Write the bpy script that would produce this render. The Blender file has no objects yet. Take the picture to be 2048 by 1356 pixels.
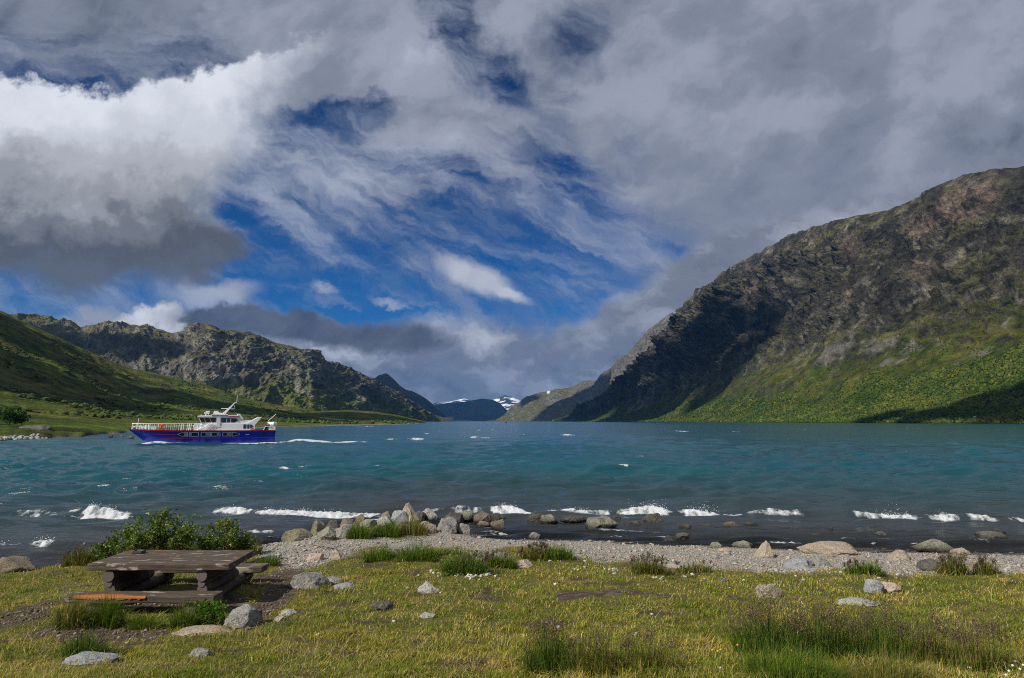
import bpy, bmesh, math, random
import numpy as np
from mathutils import Vector, Matrix

# ------------------------------------------------------------------ camera
C = bpy.context.scene
FPX = 1335.0                      # focal length in pixels of the 2048 px wide photograph
PITCH = math.atan(164.0 / FPX)
CAMZ = 3.6
cam_data = bpy.data.cameras.new('camera')
cam_data.sensor_width = 36.0
cam_data.lens = FPX / 2048.0 * 36.0
cam_data.clip_start = 0.1
cam_data.clip_end = 60000.0
cam = bpy.data.objects.new('camera', cam_data)
C.collection.objects.link(cam)
cam.location = (0, 0, CAMZ)
cam.rotation_euler = (math.radians(90) + PITCH, 0, 0)
C.camera = cam

C.view_settings.view_transform = 'Standard'
C.view_settings.look = 'None'
C.view_settings.gamma = 1.0
C.view_settings.exposure = 0.0
C.view_settings.use_curve_mapping = False
C.cycles.use_denoising = False      # keeps the grain and the fine glitter of the water
C.cycles.max_bounces = 6
C.cycles.diffuse_bounces = 2
C.cycles.glossy_bounces = 2
C.cycles.transmission_bounces = 3
C.cycles.transparent_max_bounces = 6
C.cycles.volume_bounces = 0
C.cycles.pixel_filter_type = 'BLACKMAN_HARRIS'
C.cycles.filter_width = 1.05
C.cycles.use_adaptive_sampling = True
C.cycles.adaptive_threshold = 0.008
C.cycles.adaptive_min_samples = 24
C.cycles.sample_clamp_indirect = 4.0
C.cycles.sample_clamp_direct = 2.5

# ------------------------------------------------------------------ sun
SUN_EL, SUN_AZ = math.radians(41), math.radians(36)     # from the left, a little behind the viewer
SUN = Vector((-math.cos(SUN_EL) * math.cos(SUN_AZ), -math.cos(SUN_EL) * math.sin(SUN_AZ), math.sin(SUN_EL)))
sl = bpy.data.lights.new('sun', 'SUN')
sl.energy = 5.0
sl.angle = math.radians(0.53)
sl.color = (1.0, 0.93, 0.82)
so = bpy.data.objects.new('sun', sl)
C.collection.objects.link(so)
so.rotation_euler = SUN.to_track_quat('Z', 'Y').to_euler()


def ray(px, py):
    xc, yc = (px - 1024.0) / FPX, (678.0 - py) / FPX
    return np.array([xc, math.cos(PITCH) - yc * math.sin(PITCH), math.sin(PITCH) + yc * math.cos(PITCH)])


def uv(px, py):
    d = ray(px, py)
    return d[0] / d[1], d[2] / d[1]


# ------------------------------------------------------------------ sky
def build_sky():
    w = bpy.data.worlds.new('World')
    C.world = w
    w.use_nodes = True
    w.cycles.sampling_method = 'MANUAL'
    w.cycles.sample_map_resolution = 256
    nt = w.node_tree
    nt.nodes.clear()
    L = nt.links
    S = 13.35

    def P(px, py):
        a, b = uv(px, py)
        return a * S, b * S

    def put(sock, v):
        if isinstance(v, bpy.types.NodeSocket):
            L.new(v, sock)
        else:
            sock.default_value = v

    def M(op, a, b=0.0, clamp=False):
        n = nt.nodes.new('ShaderNodeMath')
        n.operation = op
        n.use_clamp = clamp
        put(n.inputs[0], a)
        put(n.inputs[1], b)
        return n.outputs[0]

    def add(a, b): return M('ADD', a, b)
    def sub(a, b): return M('SUBTRACT', a, b)
    def mul(a, b): return M('MULTIPLY', a, b)

    def mx(a, *bs):
        for b in bs:
            a = M('MAXIMUM', a, b)
        return a

    def sm(x, a, b):
        n = nt.nodes.new('ShaderNodeMapRange')
        n.interpolation_type = 'SMOOTHSTEP'
        put(n.inputs[0], x)
        n.inputs[1].default_value = a
        n.inputs[2].default_value = b
        return n.outputs[0]

    def lin(x, a, b, c, d):
        n = nt.nodes.new('ShaderNodeMapRange')
        put(n.inputs[0], x)
        for k, v in enumerate((a, b, c, d)):
            n.inputs[k + 1].default_value = v
        return n.outputs[0]

    def vec(x, y, z=0.0):
        n = nt.nodes.new('ShaderNodeCombineXYZ')
        put(n.inputs[0], x); put(n.inputs[1], y); put(n.inputs[2], z)
        return n.outputs[0]

    def noise(v, scale, detail=6.0, rough=0.55, dist=0.0):
        n = nt.nodes.new('ShaderNodeTexNoise')
        L.new(v, n.inputs['Vector'])
        n.inputs['Scale'].default_value = scale
        n.inputs['Detail'].default_value = detail
        n.inputs['Roughness'].default_value = rough
        n.inputs['Distortion'].default_value = dist
        return n

    def mapping(x, y, ang, sx, sy, off=0.0):
        c, s = math.cos(ang), math.sin(ang)
        a = add(mul(x, c * sx), mul(y, s * sx))
        b = add(mul(x, -s * sy), mul(y, c * sy))
        return vec(a, b, off)

    def curve(x, pts, lo, hi, olo, ohi):
        n = nt.nodes.new('ShaderNodeFloatCurve')
        put(n.inputs['Value'], M('DIVIDE', sub(x, lo), hi - lo, True))
        cm = n.mapping.curves[0]
        pts = sorted(((p - lo) / (hi - lo), (q - olo) / (ohi - olo)) for p, q in pts)
        for k, (p, q) in enumerate(pts):
            p = min(max(p, 0.0), 1.0)
            if k < 2:
                cm.points[k].location = (p, q)
            else:
                cm.points.new(p, q)
        for p in cm.points:
            p.handle_type = 'AUTO_CLAMPED'
        n.mapping.update()
        return add(mul(n.outputs[0], ohi - olo), olo)

    def rgb(c):
        n = nt.nodes.new('ShaderNodeRGB')
        n.outputs[0].default_value = (c[0], c[1], c[2], 1)
        return n.outputs[0]

    def mix(f, a, b):
        n = nt.nodes.new('ShaderNodeMix')
        n.data_type = 'RGBA'
        n.clamp_factor = True
        put(n.inputs[0], f)
        put(n.inputs[6], a if isinstance(a, bpy.types.NodeSocket) else (*a, 1))
        put(n.inputs[7], b if isinstance(b, bpy.types.NodeSocket) else (*b, 1))
        return n.outputs[2]

    def ramp(x, stops):
        n = nt.nodes.new('ShaderNodeValToRGB')
        put(n.inputs[0], x)
        e = n.color_ramp.elements
        n.color_ramp.interpolation = 'EASE'
        while len(e) < len(stops):
            e.new(0.5)
        for k, (p, c) in enumerate(stops):
            e[k].position = p
            e[k].color = (*c, 1)
        return n.outputs[0]

    tc = nt.nodes.new('ShaderNodeTexCoord')
    sep = nt.nodes.new('ShaderNodeSeparateXYZ')
    L.new(tc.outputs['Generated'], sep.inputs[0])
    dx, dy, dz = sep.outputs
    ay = M('MAXIMUM', M('ABSOLUTE', dy), 0.12)
    X = mul(M('DIVIDE', dx, ay), S)
    Y = mul(M('DIVIDE', dz, ay), S)
    base = vec(X, Y)

    # turbulence that ruffles every cloud edge
    na = noise(base, 0.42, 6.0, 0.58)
    nb = noise(base, 1.7, 5.0, 0.64)
    sa = nt.nodes.new('ShaderNodeSeparateColor'); L.new(na.outputs['Color'], sa.inputs[0])
    sb = nt.nodes.new('ShaderNodeSeparateColor'); L.new(nb.outputs['Color'], sb.inputs[0])

    def warp(aw, bw):
        wx = add(X, add(mul(sub(sa.outputs[0], 0.5), aw), mul(sub(sb.outputs[0], 0.5), bw)))
        wy = add(Y, add(mul(sub(sa.outputs[1], 0.5), aw), mul(sub(sb.outputs[1], 0.5), bw)))
        return wx, wy

    wx, wy = warp(1.5, 0.9)
    fx, fy = warp(0.5, 0.55)

    def ell(px, py, rx, ry, ang, w=(wx, wy)):
        cx, cy = P(px, py)
        a = math.radians(-ang)
        c, s = math.cos(a), math.sin(a)
        qx, qy = sub(w[0], cx), sub(w[1], cy)
        ex = mul(add(mul(qx, c), mul(qy, s)), 100.0 / rx)
        ey = mul(add(mul(qx, -s), mul(qy, c)), 100.0 / ry)
        return M('SQRT', add(mul(ex, ex), mul(ey, ey)))

    # clear sky behind the clouds
    sky = nt.nodes.new('ShaderNodeTexSky')
    sky.sky_type = 'NISHITA'
    sky.sun_disc = False
    sky.sun_elevation = SUN_EL
    sky.sun_rotation = math.atan2(SUN.x, SUN.y)
    sky.altitude = 1000.0
    sky.air_density = 1.0
    sky.dust_density = 0.2
    sky.ozone_density = 2.0
    tint = nt.nodes.new('ShaderNodeMix'); tint.data_type = 'RGBA'; tint.blend_type = 'MULTIPLY'
    tint.inputs[0].default_value = 1.0
    L.new(sky.outputs[0], tint.inputs[6])
    tv = lin(Y, 1.5, 8.5, 0.0, 1.0)
    L.new(mix(tv, (0.07, 0.36, 0.74), (0.012, 0.15, 0.31)), tint.inputs[7])
    col = tint.outputs[2]

    K = 10.0     # the Background runs at 0.1

    def g(v, r=0.97, b=1.06):
        return (v * r * K * 0.96, v * K, v * b * K * 1.07)

    # --- cirrus: thin streaks over the middle of the sky
    ci1 = noise(mapping(fx, fy, math.radians(-12), 0.20, 0.75), 1.0, 6.0, 0.62, 0.6).outputs[0]
    ci2 = noise(mapping(fx, fy, math.radians(-32), 0.35, 1.5, 4.0), 1.0, 5.0, 0.62, 0.8).outputs[0]
    ci = add(mul(ci1, 0.65), mul(ci2, 0.35))
    bias = add(mul(sm(ell(860, 590, 520, 110, 6), 1.2, 0.2), 0.02), mul(sm(ell(620, 440, 330, 110, 25), 1.2, 0.2), 0.04))
    bias = add(bias, mul(sm(ell(700, 330, 330, 70, 0), 1.3, 0.3), 0.12))
    bias = sub(bias, mul(sm(ell(600, 600, 420, 35, 10), 1.1, 0.2), 0.06))
    bias = sub(bias, mul(sm(ell(500, 420, 90, 60, 20), 1.2, 0.2), 0.09))
    bias = sub(bias, mul(sm(ell(1060, 520, 170, 60, 0), 1.2, 0.3), 0.06))
    bias = sub(bias, mul(sm(ell(760, 625, 130, 14, 4), 1.3, 0.3), 0.14))
    cim = sm(add(ci, bias), 0.40, 0.70)
    col = mix(mul(cim, 0.85), col, mix(lin(ci2, 0.35, 0.65, 0, 1), g(0.20, 0.83, 1.38), g(0.42, 0.94, 1.16)))

    # --- grey veil over the top and the right of the sky
    cx_ = curve(X, [P(a, b) for a, b in ((-700, 110), (0, 120), (130, 142), (260, 160), (330, 160), (450, 175), (520, 300), (620, 335), (760, 328), (900, 350),
                                            (1030, 335), (1110, 305), (1170, 345), (1220, 410), (1290, 500), (1400, 560), (1600, 620), (2700, 700))], -22.0, 22.0, -1.0, 14.0)
    veil = sm(add(sub(wy, cx_), mul(sub(ci1, 0.5), 5.0)), -0.9, 1.5)
    right = sm(wx, P(1130, 600)[0], P(1480, 600)[0])
    veil = mx(veil, mul(right, 0.93))
    holes = sm(ell(905, 40, 70, 150, -22), 1.25, 0.45)
    holes = mx(holes, sm(ell(1000, 150, 120, 60, 50), 1.3, 0.3), mul(sm(ell(1145, 75, 75, 75, 0), 1.5, 0.2), 0.85))
    holes = mx(holes, sm(ell(620, 250, 170, 66, -6), 1.2, 0.75), sm(ell(735, 225, 70, 40, -15), 1.2, 0.3))
    holes = mx(holes, sm(ell(140, 166, 150, 26, 8), 1.25, 0.5), sm(ell(345, 160, 50, 16, -15), 1.3, 0.4), sm(ell(230, 185, 60, 18, 0), 1.2, 0.4))
    holes = mx(holes, mul(sm(ell(1340, 508, 85, 24, 4), 1.3, 0.2), 0.8), mul(sm(ell(1260, 290, 60, 50, 40), 1.4, 0.2), 0.35), mul(sm(ell(1110, 250, 60, 40, 30), 1.4, 0.2), 0.35))
    veil = mul(veil, sub(1.0, holes))
    vn = noise(mapping(fx, fy, math.radians(20), 0.30, 0.55, 2.0), 1.0, 5.0, 0.55).outputs[0]
    vm = noise(mapping(fx, fy, math.radians(55), 0.55, 1.0, 7.0), 1.0, 4.0, 0.55).outputs[0]
    vt = add(mul(add(mul(vn, 0.65), mul(vm, 0.35)), 0.82), 0.09)
    vb = add(vt, add(mul(sm(ell(1160, 470, 260, 110, -20), 1.4, 0.1), 0.10), mul(sm(ell(760, 330, 360, 80, 0), 1.4, 0.1), 0.16)))
    vb = add(vb, mul(sm(ell(780, 130, 220, 130, 10), 1.4, 0.2), 0.05))
    vb = sub(vb, mul(sm(ell(80, 30, 560, 130, 0), 1.3, 0.2), 0.09))
    vb = sub(vb, mul(sm(ell(1960, 290, 130, 90, 0), 1.3, 0.2), 0.10))
    vb = sub(vb, mul(sm(ell(700, 150, 110, 60, 20), 1.3, 0.2), 0.06))
    vb = sub(vb, mul(sm(ell(1250, 620, 200, 90, 0), 1.3, 0.2), 0.06))
    vcol = ramp(vb, ((0.28, g(0.14, 0.90, 1.24)), (0.45, g(0.255, 0.93, 1.19)), (0.58, g(0.36, 0.96, 1.15)), (0.74, g(0.50, 0.96, 1.13))))
    col = mix(mul(veil, lin(vt, 0.35, 0.5, 0.86, 0.98)), col, vcol)

    # --- bright cumulus at the left with its dark belly
    top = curve(X, [P(a, b) for a, b in ((-900, 60), (-300, 110), (0, 142), (60, 156), (110, 165), (180, 178), (250, 196), (285, 172), (340, 168), (400, 138), (460, 118), (525, 100), (640, 60))], -26.0, 0.0, -1.0, 14.0)
    V = [(P(b, a)[1], P(b, a)[0]) for a, b in ((20, 640), (90, 600), (140, 545), (230, 530), (290, 522), (340, 470), (390, 428), (440, 432), (478, 505), (505, 500), (530, 445), (565, 405), (600, 250), (640, 100))]
    side = curve(Y, V, 1.0, 10.5, -12.0, 0.0)
    bot = curve(X, [P(a, b) for a, b in ((-900, 590), (-100, 560), (40, 556), (160, 596), (250, 556), (340, 566), (420, 582), (520, 520))], -26.0, 0.0, 0.0, 6.0)
    cumx, cumy = warp(0.9, 1.25)
    mtop = sm(sub(top, cumy), -0.10, 0.20)
    mside = sm(M('DIVIDE', sub(side, cumx), lin(Y, 3.5, 8.0, 0.45, 1.7)), -0.7, 0.9)
    mbot = sm(sub(fy, bot), -0.28, 0.42)
    cm_ = mul(mul(mtop, mside), mbot)
    cn = noise(base, 0.75, 6.0, 0.58, 0.3).outputs[0]
    cn2 = noise(vec(X, Y, 5.0), 0.33, 4.0, 0.5).outputs[0]
    hgt = M('DIVIDE', sub(cumy, P(200, 560)[1]), P(200, 170)[1] - P(200, 560)[1])
    hv = add(hgt, add(mul(sub(cn, 0.5), 0.55), mul(sub(cn2, 0.5), 0.55)))
    hv = sub(hv, mul(sm(ell(15, 300, 90, 60, 30), 1.3, 0.2), 0.15))
    hv = add(hv, mul(sm(ell(110, 225, 170, 50, 0), 1.4, 0.2), 0.12))
    hv = sub(hv, mul(sm(ell(560, 150, 120, 90, 0), 1.3, 0.2), 0.12))
    ccol = ramp(hv, ((0.02, g(0.125, 0.93, 1.16)), (0.16, g(0.105, 0.97, 1.07)), (0.30, g(0.19, 0.99, 1.04)), (0.42, g(0.33, 1.0, 1.02)), (0.55, g(0.46, 1.0, 1.02)), (0.74, g(0.64, 0.99, 1.03)), (1.0, g(0.80, 1.0, 1.02))))
    # --- small bright clouds low over the left ridge, the lens-shaped one and two shreds
    def puff(px, py, rx, ry, ang, lo=1.15, hi=0.65, w=None):
        return sm(ell(px, py, rx, ry, ang, w or (fx, fy)), lo, hi)
    lenx = warp(0.30, 0.35)
    lens = mul(mx(puff(950, 556, 82, 30, 25, 1.35, 0.5, lenx), puff(1000, 585, 62, 15, 22, 1.35, 0.4, lenx)), 0.93)
    col = mix(lens, col, mix(lin(vm, 0.3, 0.7, 0, 1), g(0.46, 0.97, 1.10), g(0.60, 0.98, 1.06)))
    shred = mx(puff(652, 577, 26, 8, 15, 1.6, 0.2), puff(780, 607, 36, 6, 18, 1.6, 0.2), puff(430, 590, 100, 24, -8, 1.4, 0.2))
    col = mix(mul(shred, 0.6), col, g(0.48, 0.97, 1.1))
    col = mix(mul(cm_, 0.985), col, ccol)

    # --- low grey deck over the lake
    dtop = curve(X, [P(a, b) for a, b in ((-900, 640), (100, 650), (300, 665), (560, 655), (700, 650), (820, 640), (920, 634), (1000, 634), (1060, 655), (1150, 640), (1220, 600), (1280, 575), (1330, 540), (1500, 440), (2700, 330))], -26.0, 24.0, -1.0, 9.0)
    deck = sm(sub(dtop, fy), -0.18, 0.30)
    dn = noise(mapping(fx, fy, math.radians(-12), 0.50, 0.85, 9.0), 1.0, 5.0, 0.58).outputs[0]
    dn2 = noise(mapping(fx, fy, math.radians(10), 0.9, 1.9, 3.0), 1.0, 4.0, 0.55).outputs[0]
    dv = add(mul(dn, 0.6), mul(dn2, 0.4))
    dv = add(dv, mul(sm(ell(960, 665, 120, 36, 0), 1.4, 0.2), 0.13))
    dv = add(dv, mul(sm(ell(720, 705, 130, 16, 6), 1.4, 0.2), 0.10))
    dv = sub(dv, mul(sm(ell(1180, 690, 140, 45, 0), 1.4, 0.2), 0.05))
    dv = add(dv, mul(sm(ell(1200, 585, 90, 40, 0), 1.4, 0.2), 0.10))
    dcol = ramp(dv, ((0.32, g(0.13, 0.90, 1.26)), (0.46, g(0.21, 0.93, 1.20)), (0.58, g(0.34, 0.97, 1.13)), (0.72, g(0.54, 0.98, 1.08))))
    col = mix(mul(deck, 0.93), col, dcol)
    wp = mx(puff(310, 627, 52, 24, 0), puff(345, 640, 40, 24, 0), puff(270, 640, 40, 20, 0))
    wq = mx(puff(205, 634, 60, 22, 0, 1.3, 0.3), puff(130, 650, 90, 14, 0, 1.3, 0.3))
    col = mix(mul(wq, 0.8), col, g(0.36, 0.98, 1.05))
    col = mix(wp, col, mix(lin(nb.outputs[0], 0.35, 0.65, 0, 1), g(0.48, 0.99, 1.04), g(0.72, 0.99, 1.03)))
    band = mx(puff(480, 640, 150, 30, 2), puff(590, 640, 60, 26, 0), puff(410, 640, 70, 20, 0), puff(760, 672, 165, 30, 4, 1.25, 0.5))
    band = mx(band, puff(620, 660, 130, 34, 6, 1.25, 0.5))
    bcol = mix(lin(add(mul(dn2, 0.5), mul(vm, 0.5)), 0.38, 0.62, 0.0, 1.0), g(0.070, 0.90, 1.30), g(0.135, 0.93, 1.22))
    col = mix(mul(band, 0.93), col, bcol)

    bg = nt.nodes.new('ShaderNodeBackground')
    bg.inputs['Strength'].default_value = 0.1
    L.new(col, bg.inputs['Color'])
    out = nt.nodes.new('ShaderNodeOutputWorld')
    L.new(bg.outputs[0], out.inputs[0])


build_sky()


# ------------------------------------------------------------------ helpers
def tag(o, label=None, cat=None, group=None, kind=None):
    if label: o['label'] = label
    if cat: o['category'] = cat
    if group: o['group'] = group
    if kind: o['kind'] = kind
    return o


def link(name, me, mat=None, parent=None, smooth=None):
    o = bpy.data.objects.new(name, me)
    C.collection.objects.link(o)
    if mat is not None:
        me.materials.append(mat)
    if smooth is not None and len(me.polygons):
        me.polygons.foreach_set('use_smooth', np.full(len(me.polygons), smooth, dtype=bool))
    if parent is not None:
        o.parent = parent
    return o


def np_mesh(name, verts, faces, col=None, extra=None):
    """verts (N,3); faces: array (M,k) or list of such arrays; col (N,3); extra: dict of float attributes"""
    if not isinstance(faces, (list, tuple)):
        faces = [faces]
    me = bpy.data.meshes.new(name)
    verts = np.asarray(verts, dtype=np.float32)
    me.vertices.add(len(verts))
    me.vertices.foreach_set('co', verts.ravel())
    loops = np.concatenate([f.ravel() for f in faces]).astype(np.int32)
    tot = np.concatenate([np.full(len(f), f.shape[1], dtype=np.int32) for f in faces])
    start = np.zeros(len(tot), dtype=np.int32)
    start[1:] = np.cumsum(tot)[:-1]
    me.loops.add(len(loops))
    me.loops.foreach_set('vertex_index', loops)
    me.polygons.add(len(tot))
    me.polygons.foreach_set('loop_start', start)
    me.update(calc_edges=True)
    if col is not None:
        a = me.attributes.new('Col', 'FLOAT_COLOR', 'POINT')
        c4 = np.ones((len(verts), 4), dtype=np.float32)
        c4[:, :3] = np.clip(col, 0, 4)
        a.data.foreach_set('color', c4.ravel())
    for k, v in (extra or {}).items():
        a = me.attributes.new(k, 'FLOAT', 'POINT')
        a.data.foreach_set('value', np.asarray(v, dtype=np.float32).ravel())
    return me


def grid_faces(nr, nc):
    i = np.arange(nr * nc).reshape(nr, nc)
    return np.stack([i[:-1, :-1], i[:-1, 1:], i[1:, 1:], i[1:, :-1]], -1).reshape(-1, 4)


_rg = np.random.RandomState(7)
_ang = _rg.rand(4096) * 2 * math.pi
_GX, _GY = np.cos(_ang), np.sin(_ang)


def _hash(ix, iy, seed):
    n = (ix.astype(np.int64) * 374761393 + iy.astype(np.int64) * 668265263 + seed * 1274126177) & 0xffffffff
    n = ((n ^ (n >> 13)) * 1274126177) & 0xffffffff
    return (n ^ (n >> 16))


def perlin(x, y, seed=0):
    x = np.asarray(x, dtype=np.float64); y = np.asarray(y, dtype=np.float64)
    x0 = np.floor(x); y0 = np.floor(y)
    fx = x - x0; fy = y - y0
    ix = x0.astype(np.int64); iy = y0.astype(np.int64)
    u = fx * fx * fx * (fx * (fx * 6 - 15) + 10)
    v = fy * fy * fy * (fy * (fy * 6 - 15) + 10)

    def gr(a, b, dx, dy):
        h = _hash(a, b, seed) & 4095
        return _GX[h] * dx + _GY[h] * dy
    n00 = gr(ix, iy, fx, fy); n10 = gr(ix + 1, iy, fx - 1, fy)
    n01 = gr(ix, iy + 1, fx, fy - 1); n11 = gr(ix + 1, iy + 1, fx - 1, fy - 1)
    return ((n00 * (1 - u) + n10 * u) * (1 - v) + (n01 * (1 - u) + n11 * u) * v) * 1.5


def fbm(x, y, octv=5, seed=0, lac=2.03, gain=0.5):
    s = 0; a = 1.0; t = 0
    for k in range(octv):
        s = s + a * perlin(x, y, seed + k * 17)
        t += a; a *= gain; x = x * lac + 13.7; y = y * lac - 7.3
    return s / t


def ridged(x, y, octv=5, seed=0, lac=2.05, gain=0.5):
    s = 0; a = 1.0; t = 0
    for k in range(octv):
        n = 1 - np.abs(perlin(x, y, seed + k * 31)) * 1.6
        s = s + a * n * np.abs(n)
        t += a; a *= gain; x = x * lac + 5.1; y = y * lac + 9.2
    return s / t


def sstep(x, a, b):
    t = np.clip((np.asarray(x, dtype=np.float64) - a) / (b - a), 0, 1)
    return t * t * (3 - 2 * t)


def lerp(a, b, f):
    f = np.asarray(f)[..., None] if np.ndim(f) and np.ndim(a) <= 2 and np.ndim(b) >= 1 else f
    return a * (1 - f) + b * f


def mixc(c, new, f):
    return c * (1 - f[:, None]) + np.asarray(new) * f[:, None]


def project(v):
    """world points -> pixels of the 2048 px photograph (used to find where surface features lie)"""
    x = v[:, 0]; y = v[:, 1]; z = v[:, 2] - CAMZ
    cp, sp = math.cos(PITCH), math.sin(PITCH)
    d = np.maximum(y * cp + z * sp, 1e-3)
    return 1024 + FPX * x / d, 678 - FPX * (-y * sp + z * cp) / d


def seg_mask(px, py, x0, y0, x1, y1, w0, w1=None, soft=0.6):
    """1 along a straight streak between two points, width w0 -> w1"""
    w1 = w0 if w1 is None else w1
    dx, dy = x1 - x0, y1 - y0
    t = np.clip(((px - x0) * dx + (py - y0) * dy) / (dx * dx + dy * dy), 0, 1)
    d = np.hypot(px - x0 - t * dx, py - y0 - t * dy)
    w = w0 + (w1 - w0) * t
    return 1 - sstep(d / w, soft, 1.0 + 0.4)


def blob_mask(px, py, cx, cy, rx, ry, ang=0, lo=0.5, hi=1.2):
    a = math.radians(ang)
    qx = (px - cx) * math.cos(a) + (py - cy) * math.sin(a)
    qy = -(px - cx) * math.sin(a) + (py - cy) * math.cos(a)
    return 1 - sstep(np.hypot(qx / rx, qy / ry), lo, hi)


# ------------------------------------------------------------------ materials
def new_mat(name):
    m = bpy.data.materials.new(name)
    m.use_nodes = True
    nt = m.node_tree
    return m, nt, nt.nodes['Principled BSDF']


def noise_node(nt, scale, detail=5, rough=0.55, coord='Object', stretch=None):
    tc = nt.nodes.new('ShaderNodeTexCoord')
    n = nt.nodes.new('ShaderNodeTexNoise')
    src = tc.outputs[coord]
    if stretch:
        mp = nt.nodes.new('ShaderNodeMapping')
        mp.inputs['Scale'].default_value = stretch
        nt.links.new(src, mp.inputs[0]); src = mp.outputs[0]
    nt.links.new(src, n.inputs['Vector'])
    n.inputs['Scale'].default_value = scale
    n.inputs['Detail'].default_value = detail
    n.inputs['Roughness'].default_value = rough
    return n


def map_range(nt, src, a, b, c, d):
    n = nt.nodes.new('ShaderNodeMapRange')
    nt.links.new(src, n.inputs[0])
    for k, v in enumerate((a, b, c, d)):
        n.inputs[k + 1].default_value = v
    return n.outputs[0]


def mix_rgb(nt, f, a, b, blend='MIX'):
    n = nt.nodes.new('ShaderNodeMix')
    n.data_type = 'RGBA'; n.blend_type = blend
    for s, v in ((n.inputs[0], f), (n.inputs[6], a), (n.inputs[7], b)):
        if isinstance(v, bpy.types.NodeSocket):
            nt.links.new(v, s)
        elif isinstance(v, (int, float)):
            s.default_value = v
        else:
            s.default_value = (*v, 1)
    return n.outputs[2]


def attr_mat(name, rough=0.9, var=(0.7, 1.3), vscale=3.0, bscale=6.0, bump=0.3, bdist=0.05, detail=6, spec=0.2, twoside=False):
    """surface coloured by its own Col attribute, broken up by noise and bumped"""
    m, nt, b = new_mat(name)
    at = nt.nodes.new('ShaderNodeAttribute'); at.attribute_name = 'Col'
    n = noise_node(nt, vscale, detail, 0.6)
    f = map_range(nt, n.outputs[0], 0.28, 0.72, var[0], var[1])
    comb = nt.nodes.new('ShaderNodeCombineXYZ')
    for k in range(3):
        nt.links.new(f, comb.inputs[k])
    c = mix_rgb(nt, 1.0, at.outputs['Color'], comb.outputs[0], 'MULTIPLY')
    nt.links.new(c, b.inputs['Base Color'])
    b.inputs['Roughness'].default_value = rough
    b.inputs['Specular IOR Level'].default_value = spec
    if bump:
        n2 = noise_node(nt, bscale, detail, 0.6)
        bm = nt.nodes.new('ShaderNodeBump')
        bm.inputs['Strength'].default_value = bump
        bm.inputs['Distance'].default_value = bdist
        nt.links.new(n2.outputs[0], bm.inputs['Height'])
        nt.links.new(bm.outputs[0], b.inputs['Normal'])
    return m


def plain_mat(name, col, rough=0.5, spec=0.4, var=0.12, vscale=8.0, metal=0.0, coat=0.0):
    m, nt, b = new_mat(name)
    n = noise_node(nt, vscale, 4, 0.6)
    lo = tuple(c * (1 - var) for c in col); hi = tuple(min(1, c * (1 + var)) for c in col)
    c = mix_rgb(nt, map_range(nt, n.outputs[0], 0.3, 0.7, 0, 1), lo, hi)
    nt.links.new(c, b.inputs['Base Color'])
    b.inputs['Roughness'].default_value = rough
    b.inputs['Specular IOR Level'].default_value = spec
    b.inputs['Metallic'].default_value = metal
    b.inputs['Coat Weight'].default_value = coat
    return m


def bm_obj(name, bm, mat, parent=None, smooth=False):
    me = bpy.data.meshes.new(name)
    bm.normal_update()
    bm.to_mesh(me); bm.free()
    return link(name, me, mat, parent, smooth)


def empty(name, loc):
    o = bpy.data.objects.new(name, None)
    C.collection.objects.link(o)
    o.location = loc
    o.empty_display_size = 0.3
    return o


def add_box(bm, x0, x1, y0, y1, z0, z1, bevel=0.0):
    vs = [bm.verts.new(p) for p in ((x0, y0, z0), (x1, y0, z0), (x1, y1, z0), (x0, y1, z0), (x0, y0, z1), (x1, y0, z1), (x1, y1, z1), (x0, y1, z1))]
    fs = [bm.faces.new([vs[k] for k in q]) for q in ((0, 3, 2, 1), (4, 5, 6, 7), (0, 1, 5, 4), (1, 2, 6, 5), (2, 3, 7, 6), (3, 0, 4, 7))]
    if bevel:
        es = list({e for f in fs for e in f.edges})
        bmesh.ops.bevel(bm, geom=es, offset=bevel, segments=2, affect='EDGES')
    return vs


def add_tube(bm, pts, r, seg=8, cap=True):
    """a round bar along pts; r a number or one radius per point"""
    pts = [Vector(p) for p in pts]
    rs = r if isinstance(r, (list, tuple)) else [r] * len(pts)
    rings = []
    for k, p in enumerate(pts):
        d = (pts[min(k + 1, len(pts) - 1)] - pts[max(k - 1, 0)]).normalized()
        a = d.orthogonal().normalized() if abs(d.z) > 0.99 else d.cross(Vector((0, 0, 1))).normalized()
        b = d.cross(a)
        rings.append([bm.verts.new(p + (a * math.cos(t) + b * math.sin(t)) * rs[k]) for t in [2 * math.pi * q / seg for q in range(seg)]])
    for u, v in zip(rings, rings[1:]):
        for q in range(seg):
            bm.faces.new((u[q], u[(q + 1) % seg], v[(q + 1) % seg], v[q]))
    if cap:
        bm.faces.new(list(reversed(rings[0]))); bm.faces.new(rings[-1])


def add_prism(bm, outline, y0, y1):
    """an outline in x-z pushed along y"""
    a = [bm.verts.new((x, y0, z)) for x, z in outline]
    b = [bm.verts.new((x, y1, z)) for x, z in outline]
    n = len(outline)
    bm.faces.new(a); bm.faces.new(list(reversed(b)))
    for k in range(n):
        bm.faces.new((a[k], b[k], b[(k + 1) % n], a[(k + 1) % n]))
    bmesh.ops.recalc_face_normals(bm, faces=bm.faces[:])


# ------------------------------------------------------------------ mountains
HILL_MAT = None


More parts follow.
